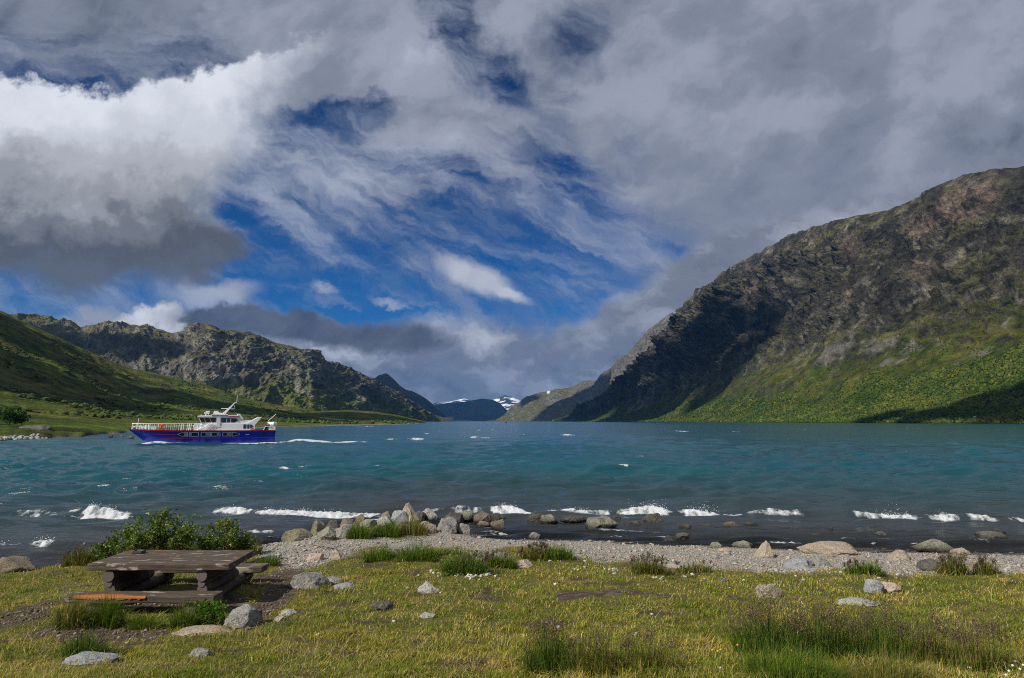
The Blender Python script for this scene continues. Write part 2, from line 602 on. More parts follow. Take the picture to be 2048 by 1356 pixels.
def hill_material():
    m, nt, b = new_mat('mountain side')
    at = nt.nodes.new('ShaderNodeAttribute'); at.attribute_name = 'Col'
    n = noise_node(nt, 0.05, 8, 0.68)
    f = map_range(nt, n.outputs[0], 0.32, 0.68, 0.35, 1.7)
    n3 = noise_node(nt, 0.012, 5, 0.6)
    f3 = map_range(nt, n3.outputs[0], 0.3, 0.7, 0.75, 1.3)
    mm = nt.nodes.new('ShaderNodeMath'); mm.operation = 'MULTIPLY'
    nt.links.new(f, mm.inputs[0]); nt.links.new(f3, mm.inputs[1])
    comb = nt.nodes.new('ShaderNodeCombineXYZ')
    for k in range(3):
        nt.links.new(mm.outputs[0], comb.inputs[k])
    c = mix_rgb(nt, 1.0, at.outputs['Color'], comb.outputs[0], 'MULTIPLY')
    nt.links.new(c, b.inputs['Base Color'])
    b.inputs['Roughness'].default_value = 0.95
    b.inputs['Specular IOR Level'].default_value = 0.1
    n2 = noise_node(nt, 0.07, 8, 0.7)
    bp = nt.nodes.new('ShaderNodeBump')
    bp.inputs['Strength'].default_value = 1.0
    bp.inputs['Distance'].default_value = 16.0
    nt.links.new(n2.outputs[0], bp.inputs['Height'])
    nt.links.new(bp.outputs[0], b.inputs['Normal'])
    return m


HILL_MAT = hill_material()


def mountain(name, sky_px, base, ridge, prof, disp, colour, label, nU=500, nT=240, back=1.5, seed=1, amp_top=0.35, jag=0.0):
    """sky_px: crest seen from the shore (pixels of the photograph -> bearing and height angle);
    base / ridge: depth of the foot and of the crest for a bearing u; prof: [(t, height share)]"""
    pu = np.array([uv(a, b) for a, b in sky_px])
    u = np.linspace(pu[0, 0], pu[-1, 0], nU)
    v = np.interp(u, pu[:, 0], pu[:, 1])
    if jag:
        v = v + jag * fbm(u * 40, u * 0 + seed, 5, seed) * np.clip(v * 12, 0, 1)
    rb, rr = base(u), ridge(u)
    t1 = np.linspace(0, 1, nT)
    t2 = 1 + np.linspace(0, 1, 26)[1:] ** 1.3 * (back - 1)
    t = np.concatenate([[-0.06], t1, t2])
    U, T = np.meshgrid(u, t)
    Yd = rb + (rr - rb) * T
    H = CAMZ + v * rr
    pt = np.array(prof)
    h = np.interp(T, pt[:, 0], pt[:, 1])
    h = np.where(T > 1, 1 - 0.9 * sstep(T, 1.0, back + 0.15) ** 1.0 + 0.0 * T, h)
    Z = h * H
    Z = np.where(T < 0, -12.0, Z)
    X = U * Yd
    V = np.stack([X, Yd, Z], -1)
    # relief along the surface normal
    du = np.gradient(V, axis=1); dt = np.gradient(V, axis=0)
    N = np.cross(du, dt)
    N /= np.maximum(np.linalg.norm(N, axis=-1, keepdims=True), 1e-9)
    N = np.where(N[..., 2:3] < 0, -N, N)
    win = sstep(T, 0.0, 0.30) * (1 - (1 - amp_top) * sstep(T, 0.85, 1.0))
    d = disp(X, Yd, Z, T, U) * win
    V = V + N * d[..., None]
    # keep the crest where the photograph has it
    flat = V.reshape(-1, 3)
    N2 = np.cross(np.gradient(V, axis=1), np.gradient(V, axis=0))
    N2 /= np.maximum(np.linalg.norm(N2, axis=-1, keepdims=True), 1e-9)
    slope = np.abs(N2[..., 2]).ravel()
    px, py = project(flat)
    col = colour(flat, T.ravel(), slope, px, py, d.ravel())
    me = np_mesh(name, flat, grid_faces(len(t), nU), col)
    o = link(name, me, HILL_MAT, None, seed not in (1, 5))
    tag(o, label, 'mountain', None, 'structure')
    return o, V, T, slope.reshape(T.shape), px.reshape(T.shape), py.reshape(T.shape)


ROCK = np.array((0.048, 0.045, 0.037))
ROCK2 = np.array((0.128, 0.119, 0.098))
PINK = np.array((0.195, 0.148, 0.115))
SCREE = np.array((0.165, 0.155, 0.138))
GRASS = np.array((0.058, 0.084, 0.010))
GRASSY = np.array((0.104, 0.106, 0.022))
HEATH = np.array((0.045, 0.041, 0.017))
BIRCH = np.array((0.028, 0.052, 0.008))


# ---- the big mountain on the right
def r_base(u):
    return np.clip(680 / (u + 0.08125), 500, 6000)


def r_ridge(u):
    return np.interp(u, (0.0, 0.06, 0.13, 0.17, 0.207, 0.267, 0.34, 0.5, 0.767, 1.1), (5200, 4900, 4500, 4200, 3850, 3350, 2750, 2080, 1560, 1250))


def r_disp(X, Y, Z, T, U):
    a = Y / 330.0 + 0.18 * fbm(X / 300, Y / 300, 3, 5)
    b = (X + Z) / 900.0
    gul = ridged(a, b, 4, 11) - 0.45
    big = fbm(X / 420, Y / 420 + Z / 300, 4, 3)
    led = ridged(Y / 600.0 + Z / 500, Z / 95.0 + fbm(Y / 200, Z / 200, 3, 9) * 1.1, 4, 21) - 0.45
    fine = ridged(Y / 75.0, (X + Z) / 120.0, 4, 33) - 0.45
    cl = sstep(T, 0.35, 0.6)
    crag = ridged(Y / 38.0, (X + Z) / 45.0, 4, 37) - 0.45
    return (40 * big + 58 * gul * (0.25 + cl) + 52 * led * cl + 27 * fine * (0.22 + cl) + 17 * crag * (0.10 + cl)) * np.clip(Y / 2000, 0.5, 1.6)


def r_col(V, T, slope, px, py, d):
    x, y, z = V[:, 0], V[:, 1], V[:, 2]
    n1 = fbm(y / 260, (x + z) / 260, 5, 41)
    n2 = fbm(y / 60, (x + z) / 90, 5, 43)
    n3 = ridged(y / 120, (x + z) / 600, 4, 47)
    c = np.tile(ROCK, (len(V), 1))
    n4 = 0.6 * fbm(y / 24, (x + z) / 120, 4, 45) + 0.55 * ridged(y / 90 + 0.3 * n1, (x + z) / 420, 4, 46) - 0.22 + 0.35 * fbm(y / 11, (x + z) / 13, 3, 48)
    c = mixc(c, ROCK2, sstep(n2 + 0.5 * n1 + 0.6 * n4, -0.05, 0.5))
    c = mixc(c, ROCK2 * 1.9, sstep(n4 + 0.3 * n3 - 0.2, 0.12, 0.42) * 0.6)
    pk = np.maximum.reduce([blob_mask(px, py, 1935, 400, 75, 45, -25), 0.8 * blob_mask(px, py, 1840, 452, 40, 28, -20), 0.7 * blob_mask(px, py, 1700, 490, 28, 34, -35),
                            0.8 * blob_mask(px, py, 1500, 560, 34, 26, -50), 0.6 * blob_mask(px, py, 1690, 590, 26, 20, 0), 0.8 * blob_mask(px, py, 1850, 540, 40, 20, -15), 0.5 * blob_mask(px, py, 1620, 480, 40, 18, -20)])
    c = mixc(c, PINK, pk * sstep(n2 + 0.35 * n3, -0.25, 0.25) * 0.8)
    c = mixc(c, (0.34, 0.30, 0.27), 0.8 * blob_mask(px, py, 1835, 590, 50, 20, -20) * sstep(n2, -0.05, 0.25))
    # grass ledges on the cliffs, then the green slope below
    bound = np.interp(px, (1100, 1280, 1400, 1500, 1600, 1700, 1800, 1900, 2048, 2500), (842, 770, 720, 690, 668, 648, 600, 555, 505, 480))
    low = sstep(py + 80 * n1 + 60 * n2, bound - 30, bound + 75)
    ledge = sstep(slope + 0.30 * n2 + 0.10 * n1, 0.62, 0.86)
    gcol = GRASS * 0.85 + (GRASSY - GRASS) * sstep(n2 - 0.3 * n1, -0.3, 0.3)[:, None]
    c = c * (1 - (0.75 * ledge)[:, None]) + (0.5 * gcol + 0.5 * HEATH) * (0.75 * ledge)[:, None]
    heath = mixc(gcol, HEATH, sstep(n1 + 0.5 * n2, -0.05, 0.35) * 0.7)
    keep = low * sstep(slope + 0.45 * n2 + 0.25 * n4, 0.30, 0.52) * (1 - 0.75 * sstep(n4 + 0.5 * n2, 0.16, 0.38))
    c = c * (1 - keep[:, None]) + heath * keep[:, None]
    ex, ey = px + 26 * n2 + 10 * n1, py + 22 * n1 + 14 * n2
    lt = 0
    for a in ((1700, 437, 1610, 492, 5, 9), (1840, 400, 1700, 470, 4, 7), (1985, 430, 1900, 470, 5, 8), (2040, 455, 1930, 560, 7, 10), (1950, 515, 1800, 625, 5, 8), (1760, 470, 1690, 560, 3, 5), (1660, 520, 1600, 610, 3, 5),
              (1590, 500, 1530, 580, 3, 4), (1480, 560, 1440, 600, 3, 4), (1880, 620, 1760, 680, 4, 7), (1570, 640, 1540, 700, 4, 8), (1640, 670, 1600, 740, 4, 9), (1730, 640, 1660, 700, 4, 8), (1420, 580, 1390, 610, 3, 4)):
        lt = np.maximum(lt, seg_mask(ex, ey, *a, soft=0.2))
    c = mixc(c, GRASSY * 0.9 + ROCK2 * 0.35, lt * 0.5)
    dk = 0  # cave shadow painted into the rock colour, plus dark gully and crack lines
    for a in ((1880, 515, 1900, 560, 9, 5), (1985, 560, 1930, 585, 8, 5), (2046, 340, 2040, 400, 7, 5), (2035, 395, 2010, 440, 6, 4), (1770, 560, 1740, 590, 6, 4), (1630, 590, 1600, 640, 5, 6), (1690, 600, 1640, 625, 5, 4), (1830, 500, 1760, 530, 5, 4),
              (1560, 560, 1590, 590, 4, 4), (1920, 440, 1880, 500, 4, 5), (1720, 520, 1700, 570, 4, 4), (1800, 440, 1720, 480, 4, 4), (1650, 470, 1660, 510, 4, 5), (1540, 530, 1525, 580, 3, 4), (1830, 600, 1790, 640, 5, 4)):
        dk = np.maximum(dk, seg_mask(ex, ey, *a, soft=0.2))
    c = mixc(c, ROCK * 0.55, dk * 0.85)
    # birch belt
    fb = np.interp(px, (1100, 1400, 1600, 1800, 2048, 2500), (835, 800, 780, 745, 690, 640))
    wood = sstep(py + 36 * n2 + 30 * n1, fb - 16, fb + 26)
    c = mixc(c, BIRCH * 1.15, wood * 0.9)
    c = mixc(c, GRASSY * 1.15, blob_mask(px, py, 1660, 775, 110, 18, -14) * 0.8 * sstep(n2, -0.2, 0.2))
    # screes and stream beds, running down the fall line
    st = 0
    for a in ((2000, 690, 1885, 738, 9, 6), (2060, 716, 1965, 748, 10, 5), (1705, 690, 1640, 735, 10, 13), (1760, 690, 1690, 722, 7, 9), (1830, 690, 1770, 728, 10, 7), (1880, 680, 1800, 726, 6, 5),
              (1790, 680, 1735, 715, 8, 8), (1985, 570, 1880, 640, 4, 3), (1735, 620, 1700, 680, 4, 5), (1640, 600, 1605, 690, 3, 5), (2010, 470, 1960, 550, 4, 4), (1960, 480, 1890, 525, 3, 3),
              (1360, 735, 1265, 815, 5, 14), (1420, 755, 1370, 775, 8, 6), (1610, 650, 1600, 740, 3, 4), (1530, 590, 1560, 640, 3, 3), (1900, 640, 1860, 690, 4, 3), (2040, 600, 2010, 650, 4, 3)):
        ex = px + 7 * n2 * 4; ey = py + 7 * n1 * 4
        st = np.maximum(st, seg_mask(ex, ey, *a, soft=0.2))
    c = mixc(c, SCREE, np.clip(st * sstep(n2 + 0.4 * n3 + 0.3 * fbm(y / 20, z / 14, 3, 49), -0.05, 0.3), 0, 1) * 0.75)
    return c


R_SKY = ((1105, 842), (1150, 822), (1190, 802), (1228, 778), (1258, 752), (1280, 724), (1302, 694), (1324, 662), (1345, 634), (1366, 608), (1384, 590), (1390, 578), (1430, 560),
         (1450, 540), (1480, 523), (1530, 500), (1560, 480), (1600, 464), (1640, 450), (1690, 433), (1740, 426), (1775, 420), (1800, 408), (1838, 392), (1842, 384), (1880, 372), (1930, 350), (1960, 345), (2000, 338),
         (2048, 330), (2150, 318), (2300, 330), (2480, 350))
right_mt = mountain('mountain', R_SKY, r_base, r_ridge, ((0, 0.0), (0.06, 0.012), (0.2, 0.06), (0.4, 0.2), (0.55, 0.36), (0.7, 0.56), (0.85, 0.78), (0.93, 0.91), (1, 1)), r_disp, r_col,
                    'huge dark rocky mountain with a green wooded foot filling the right side', 760, 380, 1.5, 1, 0.18)


# ---- the spur beyond it, its far side lit
def f_disp(s, amp):
    def fn(X, Y, Z, T, U):
        return amp * (fbm(X / s, Y / s, 5, 61) * 1.2 + (ridged(Y / (s * 0.8), (X + Z) / (s * 2), 5, 63) - 0.45))
    return fn


def spur_col(V, T, slope, px, py, d):
    n1 = fbm(V[:, 1] / 500, V[:, 0] / 300, 5, 71); n2 = fbm(V[:, 1] / 160, (V[:, 0] + V[:, 2]) / 90, 5, 73)
    c = np.tile(ROCK2 * 0.9, (len(V), 1))
    c = mixc(c, GRASSY * 0.55 + HEATH * 0.6, sstep(n1 + 0.6 * n2 + (py - 790) / 120, -0.25, 0.25) * 0.85)
    c = mixc(c, SCREE * 1.1, sstep(n2, 0.2, 0.42) * 0.7)
    c = mixc(c, (0.8, 0.8, 0.8), blob_mask(px, py, 1097, 784, 4, 3, -50))
    return c


spur_mt = mountain('mountain', ((975, 842), (990, 841), (1022, 825), (1040, 808), (1049, 798), (1072, 788), (1093, 783), (1110, 778), (1137, 776), (1163, 763), (1192, 761), (1204, 748), (1222, 735), (1234, 719), (1251, 708), (1263, 699), (1298, 657), (1345, 625)),
         lambda u: np.interp(u, (-0.04, 0.05, 0.2, 0.4), (7600, 6500, 5200, 4600)), lambda u: np.interp(u, (-0.04, 0.0, 0.1, 0.16, 0.25), (8000, 8200, 7600, 6200, 5400)),
         ((0, 0), (0.15, 0.1), (0.4, 0.4), (0.7, 0.72), (0.9, 0.93), (1, 1)), f_disp(600, 70), spur_col, 'pale sunlit spur sloping to the far end of the lake on its right', 300, 130, 1.4, 2, 0.2, 0.002)


# ---- rocky mountain on the left
def l_disp(X, Y, Z, T, U):
    gul = ridged(X / 260.0 + 0.25 * fbm(X / 200, Y / 200, 3, 5), (Y + Z) / 900.0, 4, 81) - 0.45
    big = fbm(X / 420, (Y + Z) / 420, 4, 83)
    led = ridged(X / 420.0, Z / 90.0 + fbm(X / 160, Z / 160, 3, 19), 4, 85) - 0.45
    fine = ridged(X / 60.0, (Y + Z) / 110.0, 4, 87) - 0.45
    crag = ridged(X / 32.0, (Y + Z) / 40.0, 4, 89) - 0.45
    return 20 * big + 50 * gul + 30 * led * sstep(T, 0.2, 0.5) + 16 * fine + 8 * crag


def l_col(V, T, slope, px, py, d):
    x, y, z = V[:, 0], V[:, 1], V[:, 2]
    n1 = fbm(x / 260, (y + z) / 260, 5, 91); n2 = fbm(x / 60, (y + z) / 90, 5, 93)
    c = np.tile(ROCK * 1.5, (len(V), 1))
    n4 = 0.6 * fbm(x / 22, (y + z) / 110, 4, 95) + 0.55 * ridged(x / 80 + 0.3 * n1, (y + z) / 400, 4, 96) - 0.22 + 0.35 * fbm(x / 10, (y + z) / 12, 3, 98)
    c = mixc(c, ROCK2 * 1.3, sstep(n2 + 0.5 * n1 + 0.5 * n4, -0.15, 0.4))
    c = mixc(c, ROCK2 * 2.0, sstep(n4, 0.12, 0.4) * 0.5)
    ledge = sstep(slope + 0.35 * n2, 0.50, 0.82)
    c = mixc(c, HEATH * 0.6 + GRASSY * 0.55, ledge * 0.85)
    low = sstep(py + 25 * n1 + 18 * n2, np.interp(px, (0, 400, 560, 700, 889), (770, 755, 740, 765, 825)), np.interp(px, (0, 400, 560, 700, 889), (800, 785, 775, 800, 840)))
    c = mixc(c, GRASS * 0.7 + GRASSY * 0.4, low * 0.85)
    st = 0
    for a in ((424, 715, 438, 760, 5, 8), (590, 750, 612, 785, 4, 8), (612, 785, 632, 798, 6, 5), (455, 735, 470, 770, 3, 5), (735, 800, 760, 825, 3, 3), (700, 770, 730, 800, 3, 3)):
        st = np.maximum(st, seg_mask(px + 20 * n2, py + 20 * n1, *a, soft=0.2))
    c = mixc(c, SCREE * 1.2, st * 0.75)
    c = mixc(c, SCREE, sstep(n2, 0.22, 0.45) * 0.35)
    return c * 1.4


left_mt = mountain('mountain', ((-420, 610), (-200, 640), (39, 636), (98, 640), (161, 656), (190, 650), (225, 647), (293, 652), (342, 665), (371, 661), (391, 649), (415, 648), (430, 652), (439, 658), (488, 662), (498, 661), (520, 672), (552, 685), (585, 691), (610, 700), (659, 724), (732, 751), (781, 775), (830, 805), (874, 834), (892, 842)),
                   lambda u: np.interp(u, (-1.1, -0.7, -0.3, -0.1), (1500, 1700, 2300, 3300)), lambda u: np.interp(u, (-1.1, -0.7, -0.46, -0.3, -0.1), (2700, 2900, 2700, 2900, 3500)),
                   ((0, 0), (0.1, 0.04), (0.25, 0.16), (0.4, 0.36), (0.55, 0.6), (0.7, 0.8), (0.85, 0.93), (1, 1)), l_disp, l_col, 'brown craggy mountain with a rounded summit at the left', 620, 260, 1.5, 5, 0.12)


def dark_col(V, T, slope, px, py, d):
    n2 = fbm(V[:, 1] / 300, (V[:, 0] + V[:, 2]) / 200, 5, 73)
    return mixc(np.tile(np.array((0.035, 0.040, 0.036)), (len(V), 1)), (0.06, 0.06, 0.045), sstep(n2, -0.1, 0.4))


peak_mt = mountain('mountain', ((640, 800), (700, 775), (735, 757), (750, 756), (758, 749), (771, 746), (780, 751), (791, 761), (800, 770), (811, 778), (825, 782), (840, 790), (852, 797), (864, 807), (880, 822), (893, 834), (906, 843)),
                   lambda u: 4800 + 0 * u, lambda u: 6300 + 0 * u, ((0, 0), (0.2, 0.12), (0.5, 0.45), (0.8, 0.8), (1, 1)), f_disp(500, 55), dark_col, 'small dark pointed peak behind the brown left-hand mountain', 220, 110, 1.4, 7, 0.15, 0.003)


def far_col(V, T, slope, px, py, d):
    n2 = fbm(V[:, 0] / 260, (V[:, 1] + V[:, 2]) / 200, 5, 75)
    return mixc(np.tile(np.array((0.030, 0.038, 0.040)), (len(V), 1)), (0.055, 0.06, 0.055), sstep(n2, -0.1, 0.4))


far_mt = mountain('mountain', ((800, 842), (835, 828), (862, 812), (876, 808), (905, 806), (929, 803), (946, 800), (964, 797), (987, 799), (1000, 806), (1012, 818), (1022, 826), (1040, 836), (1060, 842)),
                  lambda u: 10200 + 0 * u, lambda u: 11600 + 0 * u, ((0, 0), (0.2, 0.15), (0.5, 0.5), (0.8, 0.85), (1, 1)), f_disp(700, 60), far_col, 'dark blue mountain closing the far end of the lake', 220, 90, 1.4, 8, 0.1, 0.003)


def snow_col(V, T, slope, px, py, d):
    n2 = fbm(V[:, 0] / 330, (V[:, 1] + 2 * V[:, 2]) / 260, 5, 77)
    c = np.tile(np.array((0.05, 0.055, 0.06)), (len(V), 1))
    return mixc(c, (0.82, 0.84, 0.88), sstep(n2 + 0.15 * (T - 0.8) - 0.10 * (px < 985), 0.02, 0.09))


snow_mt = mountain('mountain', ((840, 830), (860, 812), (869, 806), (880, 804), (900, 803), (929, 797), (940, 801), (960, 803), (985, 800), (996, 796), (1011, 790), (1018, 793), (1028, 795), (1040, 802), (1070, 815), (1100, 835)),
                   lambda u: 14000 + 0 * u, lambda u: 15600 + 0 * u, ((0, 0), (0.5, 0.5), (0.8, 0.82), (1, 1)), f_disp(700, 60), snow_col, 'distant snow-patched peaks beyond the blue end of the lake', 260, 100, 1.3, 9, 0.25, 0.003)


# ---- green hillside and meadow on the near left shore
def n_base(u):
    p = [(uv(a, b)) for a, b in ((-700, 892), (-300, 886), (0, 879), (100, 877), (170, 873), (215, 868), (300, 862), (420, 858), (560, 855), (640, 853), (720, 851), (800, 849), (835, 847.5))]
    us = np.array([q[0] for q in p]); ys = np.array([-CAMZ / q[1] for q in p])
    return np.interp(u, us, ys) * (1 + 0.015 * np.sin(u * 90) + 0.01 * np.sin(u * 230 + 1))


def n_ridge(u):
    return n_base(u) + np.interp(u, (-1.3, -0.767, -0.45, -0.25, -0.15, -0.13), (820, 860, 1300, 1250, 300, 60))


def n_disp(X, Y, Z, T, U):
    k = np.clip((Z - 2) / 20, 0.05, 1)
    return k * (12 * fbm(X / 130, Y / 190, 4, 101) + 4.0 * (ridged(X / 60, Y / 60, 4, 103) - 0.45) + 1.6 * fbm(X / 14, Y / 14, 3, 105))


def n_col(V, T, slope, px, py, d):
    x, y = V[:, 0], V[:, 1]
    n1 = fbm(x / 90, y / 200, 5, 111); n2 = fbm(x / 16, y / 40, 5, 113); n3 = fbm(x / 30, y / 30, 5, 115)
    c = np.tile(GRASS, (len(V), 1))
    c = mixc(c, GRASSY, sstep(n1 + 0.5 * n2, -0.15, 0.3))
    c = mixc(c, HEATH * 1.1, sstep(n3 + 0.3 * n2, 0.0, 0.4) * 0.8)
    c = mixc(c, BIRCH, sstep(n3 - 0.3 * n1, 0.1, 0.35) * 0.7)
    c = mixc(c, (0.17, 0.155, 0.13), sstep(n2 + 0.3 * n3, 0.33, 0.5) * 0.6)
    strip = (1 - sstep(V[:, 2], 0.3, 0.7)) * sstep(n2 + 0.7, 0.2, 0.4)
    shore = (1 - sstep(V[:, 2] + 1.2 * n1, 1.2, 5.0))[:, None]  # sunlit look of the shore meadow, brightened in its colour
    c = c * (1.35 + 0.45 * shore)
    return mixc(c, (0.24, 0.215, 0.18), strip * 0.9)


near_hill = mountain('hillside', ((-700, 470), (-300, 545), (0, 622), (60, 650), (150, 690), (250, 733), (330, 753), (400, 769), (500, 797), (560, 810), (640, 826), (700, 834), (780, 841), (838, 845)),
                     n_base, n_ridge, ((0, 0), (0.004, 0.006), (0.02, 0.012), (0.10, 0.028), (0.22, 0.06), (0.32, 0.115), (0.5, 0.29), (0.7, 0.55), (0.88, 0.85), (1, 1)), n_disp, n_col,
                     'green heathy hillside and meadow behind the boat on the left shore', 520, 330, 1.5, 12, 0.4)

spur2 = mountain('hillside', ((560, 826), (640, 822), (700, 820), (745, 823), (790, 829), (820, 836), (850, 842.6)), lambda u: 900 + 0 * u + (u + 0.35) * 1500, lambda u: 1500 + 0 * u, ((0, 0), (0.3, 0.35), (0.7, 0.8), (1, 1)),
                 lambda X, Y, Z, T, U: 1.5 * fbm(X / 40, Y / 60, 4, 121), n_col, 'low dark tongue of heath reaching into the lake on the left', 160, 60, 1.4, 13, 0.3)


# ---- low birch wood along the mountain foot, and scrub on the left hillside
def ico(sub):
    bm = bmesh.new()
    bmesh.ops.create_icosphere(bm, subdivisions=sub, radius=1.0)
    v = np.array([q.co[:] for q in bm.verts]); f = np.array([[q.index for q in p.verts] for p in bm.faces])
    bm.free()
    return v, f


ICO1, ICO2, ICO3, ICO4, ICO5 = (ico(k) for k in (1, 2, 3, 4, 5))


def scatter_blobs(name, pts, size, cols, mat, label, cat, kind, seed, base=ICO2, squash=0.85, rag=0.35):
    rs = np.random.RandomState(seed)
    bv, bf = base
    n = len(pts)
    j = 1 + rag * (rs.rand(n, len(bv)) * 2 - 1)
    v = bv[None] * j[..., None] * size[:, None, None]
    a = rs.rand(n) * 6.28
    ca, sa = np.cos(a)[:, None], np.sin(a)[:, None]
    v = np.stack([v[..., 0] * ca - v[..., 1] * sa, v[..., 0] * sa + v[..., 1] * ca, v[..., 2] * squash], -1)
    v = v + pts[:, None, :]
    f = bf[None] + (np.arange(n) * len(bv))[:, None, None]
    c = np.repeat(cols, len(bv), 0) * (0.65 + 0.7 * rs.rand(n * len(bv)))[:, None]
    me = np_mesh(name, v.reshape(-1, 3), f.reshape(-1, bf.shape[1]), c)
    o = link(name, me, mat, None, False)
    return tag(o, label, cat, None, kind)


LEAFY = attr_mat('birch leaves', 0.8, (0.5, 1.5), 0.35, 1.0, 0.0, spec=0.1)


def pick(mt, cond, n, seed, weight=None):
    o, V, T, S, PX, PY = mt
    ok = cond(V[..., 0], V[..., 1], V[..., 2], T, PX, PY)
    idx = np.argwhere(ok[:-1, :-1])
    rs = np.random.RandomState(seed)
    # even on the ground: weight each cell by its area
    A = V[1:, :-1] - V[:-1, :-1]; B = V[:-1, 1:] - V[:-1, :-1]
    ar = np.linalg.norm(np.cross(A, B), axis=-1)[idx[:, 0], idx[:, 1]]
    dist = V[idx[:, 0], idx[:, 1], 1]
    ar = ar / dist ** 1.3
    k = idx[rs.choice(len(idx), n, p=ar / ar.sum())]
    s, t = rs.rand(n, 1), rs.rand(n, 1)
    i, j = k[:, 0], k[:, 1]
    p = V[i, j] * (1 - s) * (1 - t) + V[i + 1, j] * s * (1 - t) + V[i, j + 1] * (1 - s) * t + V[i + 1, j + 1] * s * t
    return p, rs


def wood_cond(x, y, z, T, PX, PY):
    n = fbm(y / 130, x / 130, 4, 131)
    fb = np.interp(PX, (1100, 1400, 1600, 1800, 2048, 2500), (842, 806, 785, 752, 697, 650))
    m = fbm(y / 35, x / 35, 3, 137)
    return (T > 0.004) & (T < 0.6) & (PY + 42 * n + 34 * m > fb) & (PX < 2300) & (n + 0.4 * m > -0.36)


pw, rs_ = pick(right_mt, wood_cond, 42000, 3)
sz = (0.8 + 2.2 * rs_.rand(len(pw)) ** 2.2)
nn = fbm(pw[:, 1] / 60, pw[:, 0] / 60, 4, 133)
cw = np.array((0.034, 0.064, 0.008)) + (np.array((0.095, 0.112, 0.018)) - np.array((0.034, 0.064, 0.008))) * sstep(nn + 0.45 * rs_.randn(len(pw)) * 0.5, -0.3, 0.45)[:, None]
pw[:, 2] += sz * 0.55
def thin_cond(x, y, z, T, PX, PY):
    n = fbm(y / 110, x / 110, 4, 151); m = fbm(y / 30, (x + z) / 60, 3, 157)
    fb = np.interp(PX, (1100, 1400, 1600, 1800, 2048, 2500), (842, 806, 785, 752, 697, 650))
    return (T > 0.01) & (T < 0.75) & (PY + 120 * n + 60 * m > fb - 45) & (PX < 2300) & (m > 0.02)


p2, rs2 = pick(right_mt, thin_cond, 11000, 8)
s2 = 0.7 + 1.5 * rs2.rand(len(p2)) ** 2
c2 = np.array((0.026, 0.048, 0.008)) + rs2.rand(len(p2), 1) * np.array((0.05, 0.055, 0.008))
p2[:, 2] += s2 * 0.5
pw = np.concatenate([pw, p2]); sz = np.concatenate([sz, s2]); cw = np.concatenate([cw, c2])
scatter_blobs('birch_woods', pw, sz, cw, LEAFY, 'low green birch wood covering the foot of the right-hand mountain', 'woods', 'stuff', 4, ICO1, 1.0, 0.55)


def scrub_cond(x, y, z, T, PX, PY):
    n = fbm(x / 60, y / 110, 4, 141)
    return (T > 0.14) & (T < 0.9) & (n > 0.10) & (PX > -150)


ps, rs_ = pick(near_hill, scrub_cond, 2600, 5)
sz = 0.9 + 1.8 * rs_.rand(len(ps)) ** 2
cs_ = np.array((0.040, 0.068, 0.012)) + np.array((0.04, 0.045, 0.008)) * rs_.rand(len(ps))[:, None]
ps[:, 2] += sz * 0.3
scatter_blobs('scrub_woods', ps, sz, cs_, LEAFY, 'dark low scrub scattered over the left hillside', 'scrub', 'stuff', 6, ICO1, 0.7, 0.4)


# ------------------------------------------------------------------ unseen clouds, added out of view to shade parts of the mountains
def cloud_material():
    m, nt, b = new_mat('cloud')
    n = noise_node(nt, 0.004, 5, 0.6)
    c = mix_rgb(nt, map_range(nt, n.outputs[0], 0.3, 0.7, 0, 1), (0.75, 0.76, 0.78), (0.88, 0.88, 0.88))
    nt.links.new(c, b.inputs['Base Color'])
    b.inputs['Roughness'].default_value = 1.0
    b.inputs['Specular IOR Level'].default_value = 0.0
    return m


CLOUD_MAT = cloud_material()


def at_px(mt, px, py):
    V, PX, PY = mt[1], mt[4], mt[5]
    d = (PX - px) ** 2 + (PY - py) ** 2 + np.where(mt[2] > 1.0, 1e5, 0)
    return V.reshape(-1, 3)[np.argmin(d)]


def shade_cloud(label, spots, t, seed, squash=0.30):
    """a flat heap of billows put out of view between the sun and the given places"""
    rs = np.random.RandomState(seed)
    S = np.array(SUN)
    bv, bf = ICO3
    vs, fs = [], []
    off = 0
    for P_, r in spots:
        for k in range(5):
            q = np.array(P_) + S * t
            rr = r * (1.0 if k == 0 else rs.uniform(0.35, 0.6))
            if k:
                a = rs.uniform(0, 6.28)
                q = q + np.array([math.cos(a) * r * 0.75, math.sin(a) * r * 0.75, rs.uniform(0, 0.12) * r])
            nrm = bv
            n = fbm(nrm[:, 0] * 1.6 + q[0], nrm[:, 1] * 1.6 + nrm[:, 2] * 1.3 + q[1], 5, seed + k)
            v = nrm * (1 + 0.45 * n)[:, None] * rr
            v[:, 2] *= squash
            vs.append(v + q); fs.append(bf + off); off += len(v)
    me = np_mesh('cloud', np.concatenate(vs), np.concatenate(fs))
    o = link('cloud', me, CLOUD_MAT, None, True)
    return tag(o, label, 'cloud', None, 'stuff')


def P_R(px, py): return at_px(right_mt, px, py)
def P_N(px, py): return at_px(near_hill, px, py)
def P_L(px, py): return at_px(left_mt, px, py)


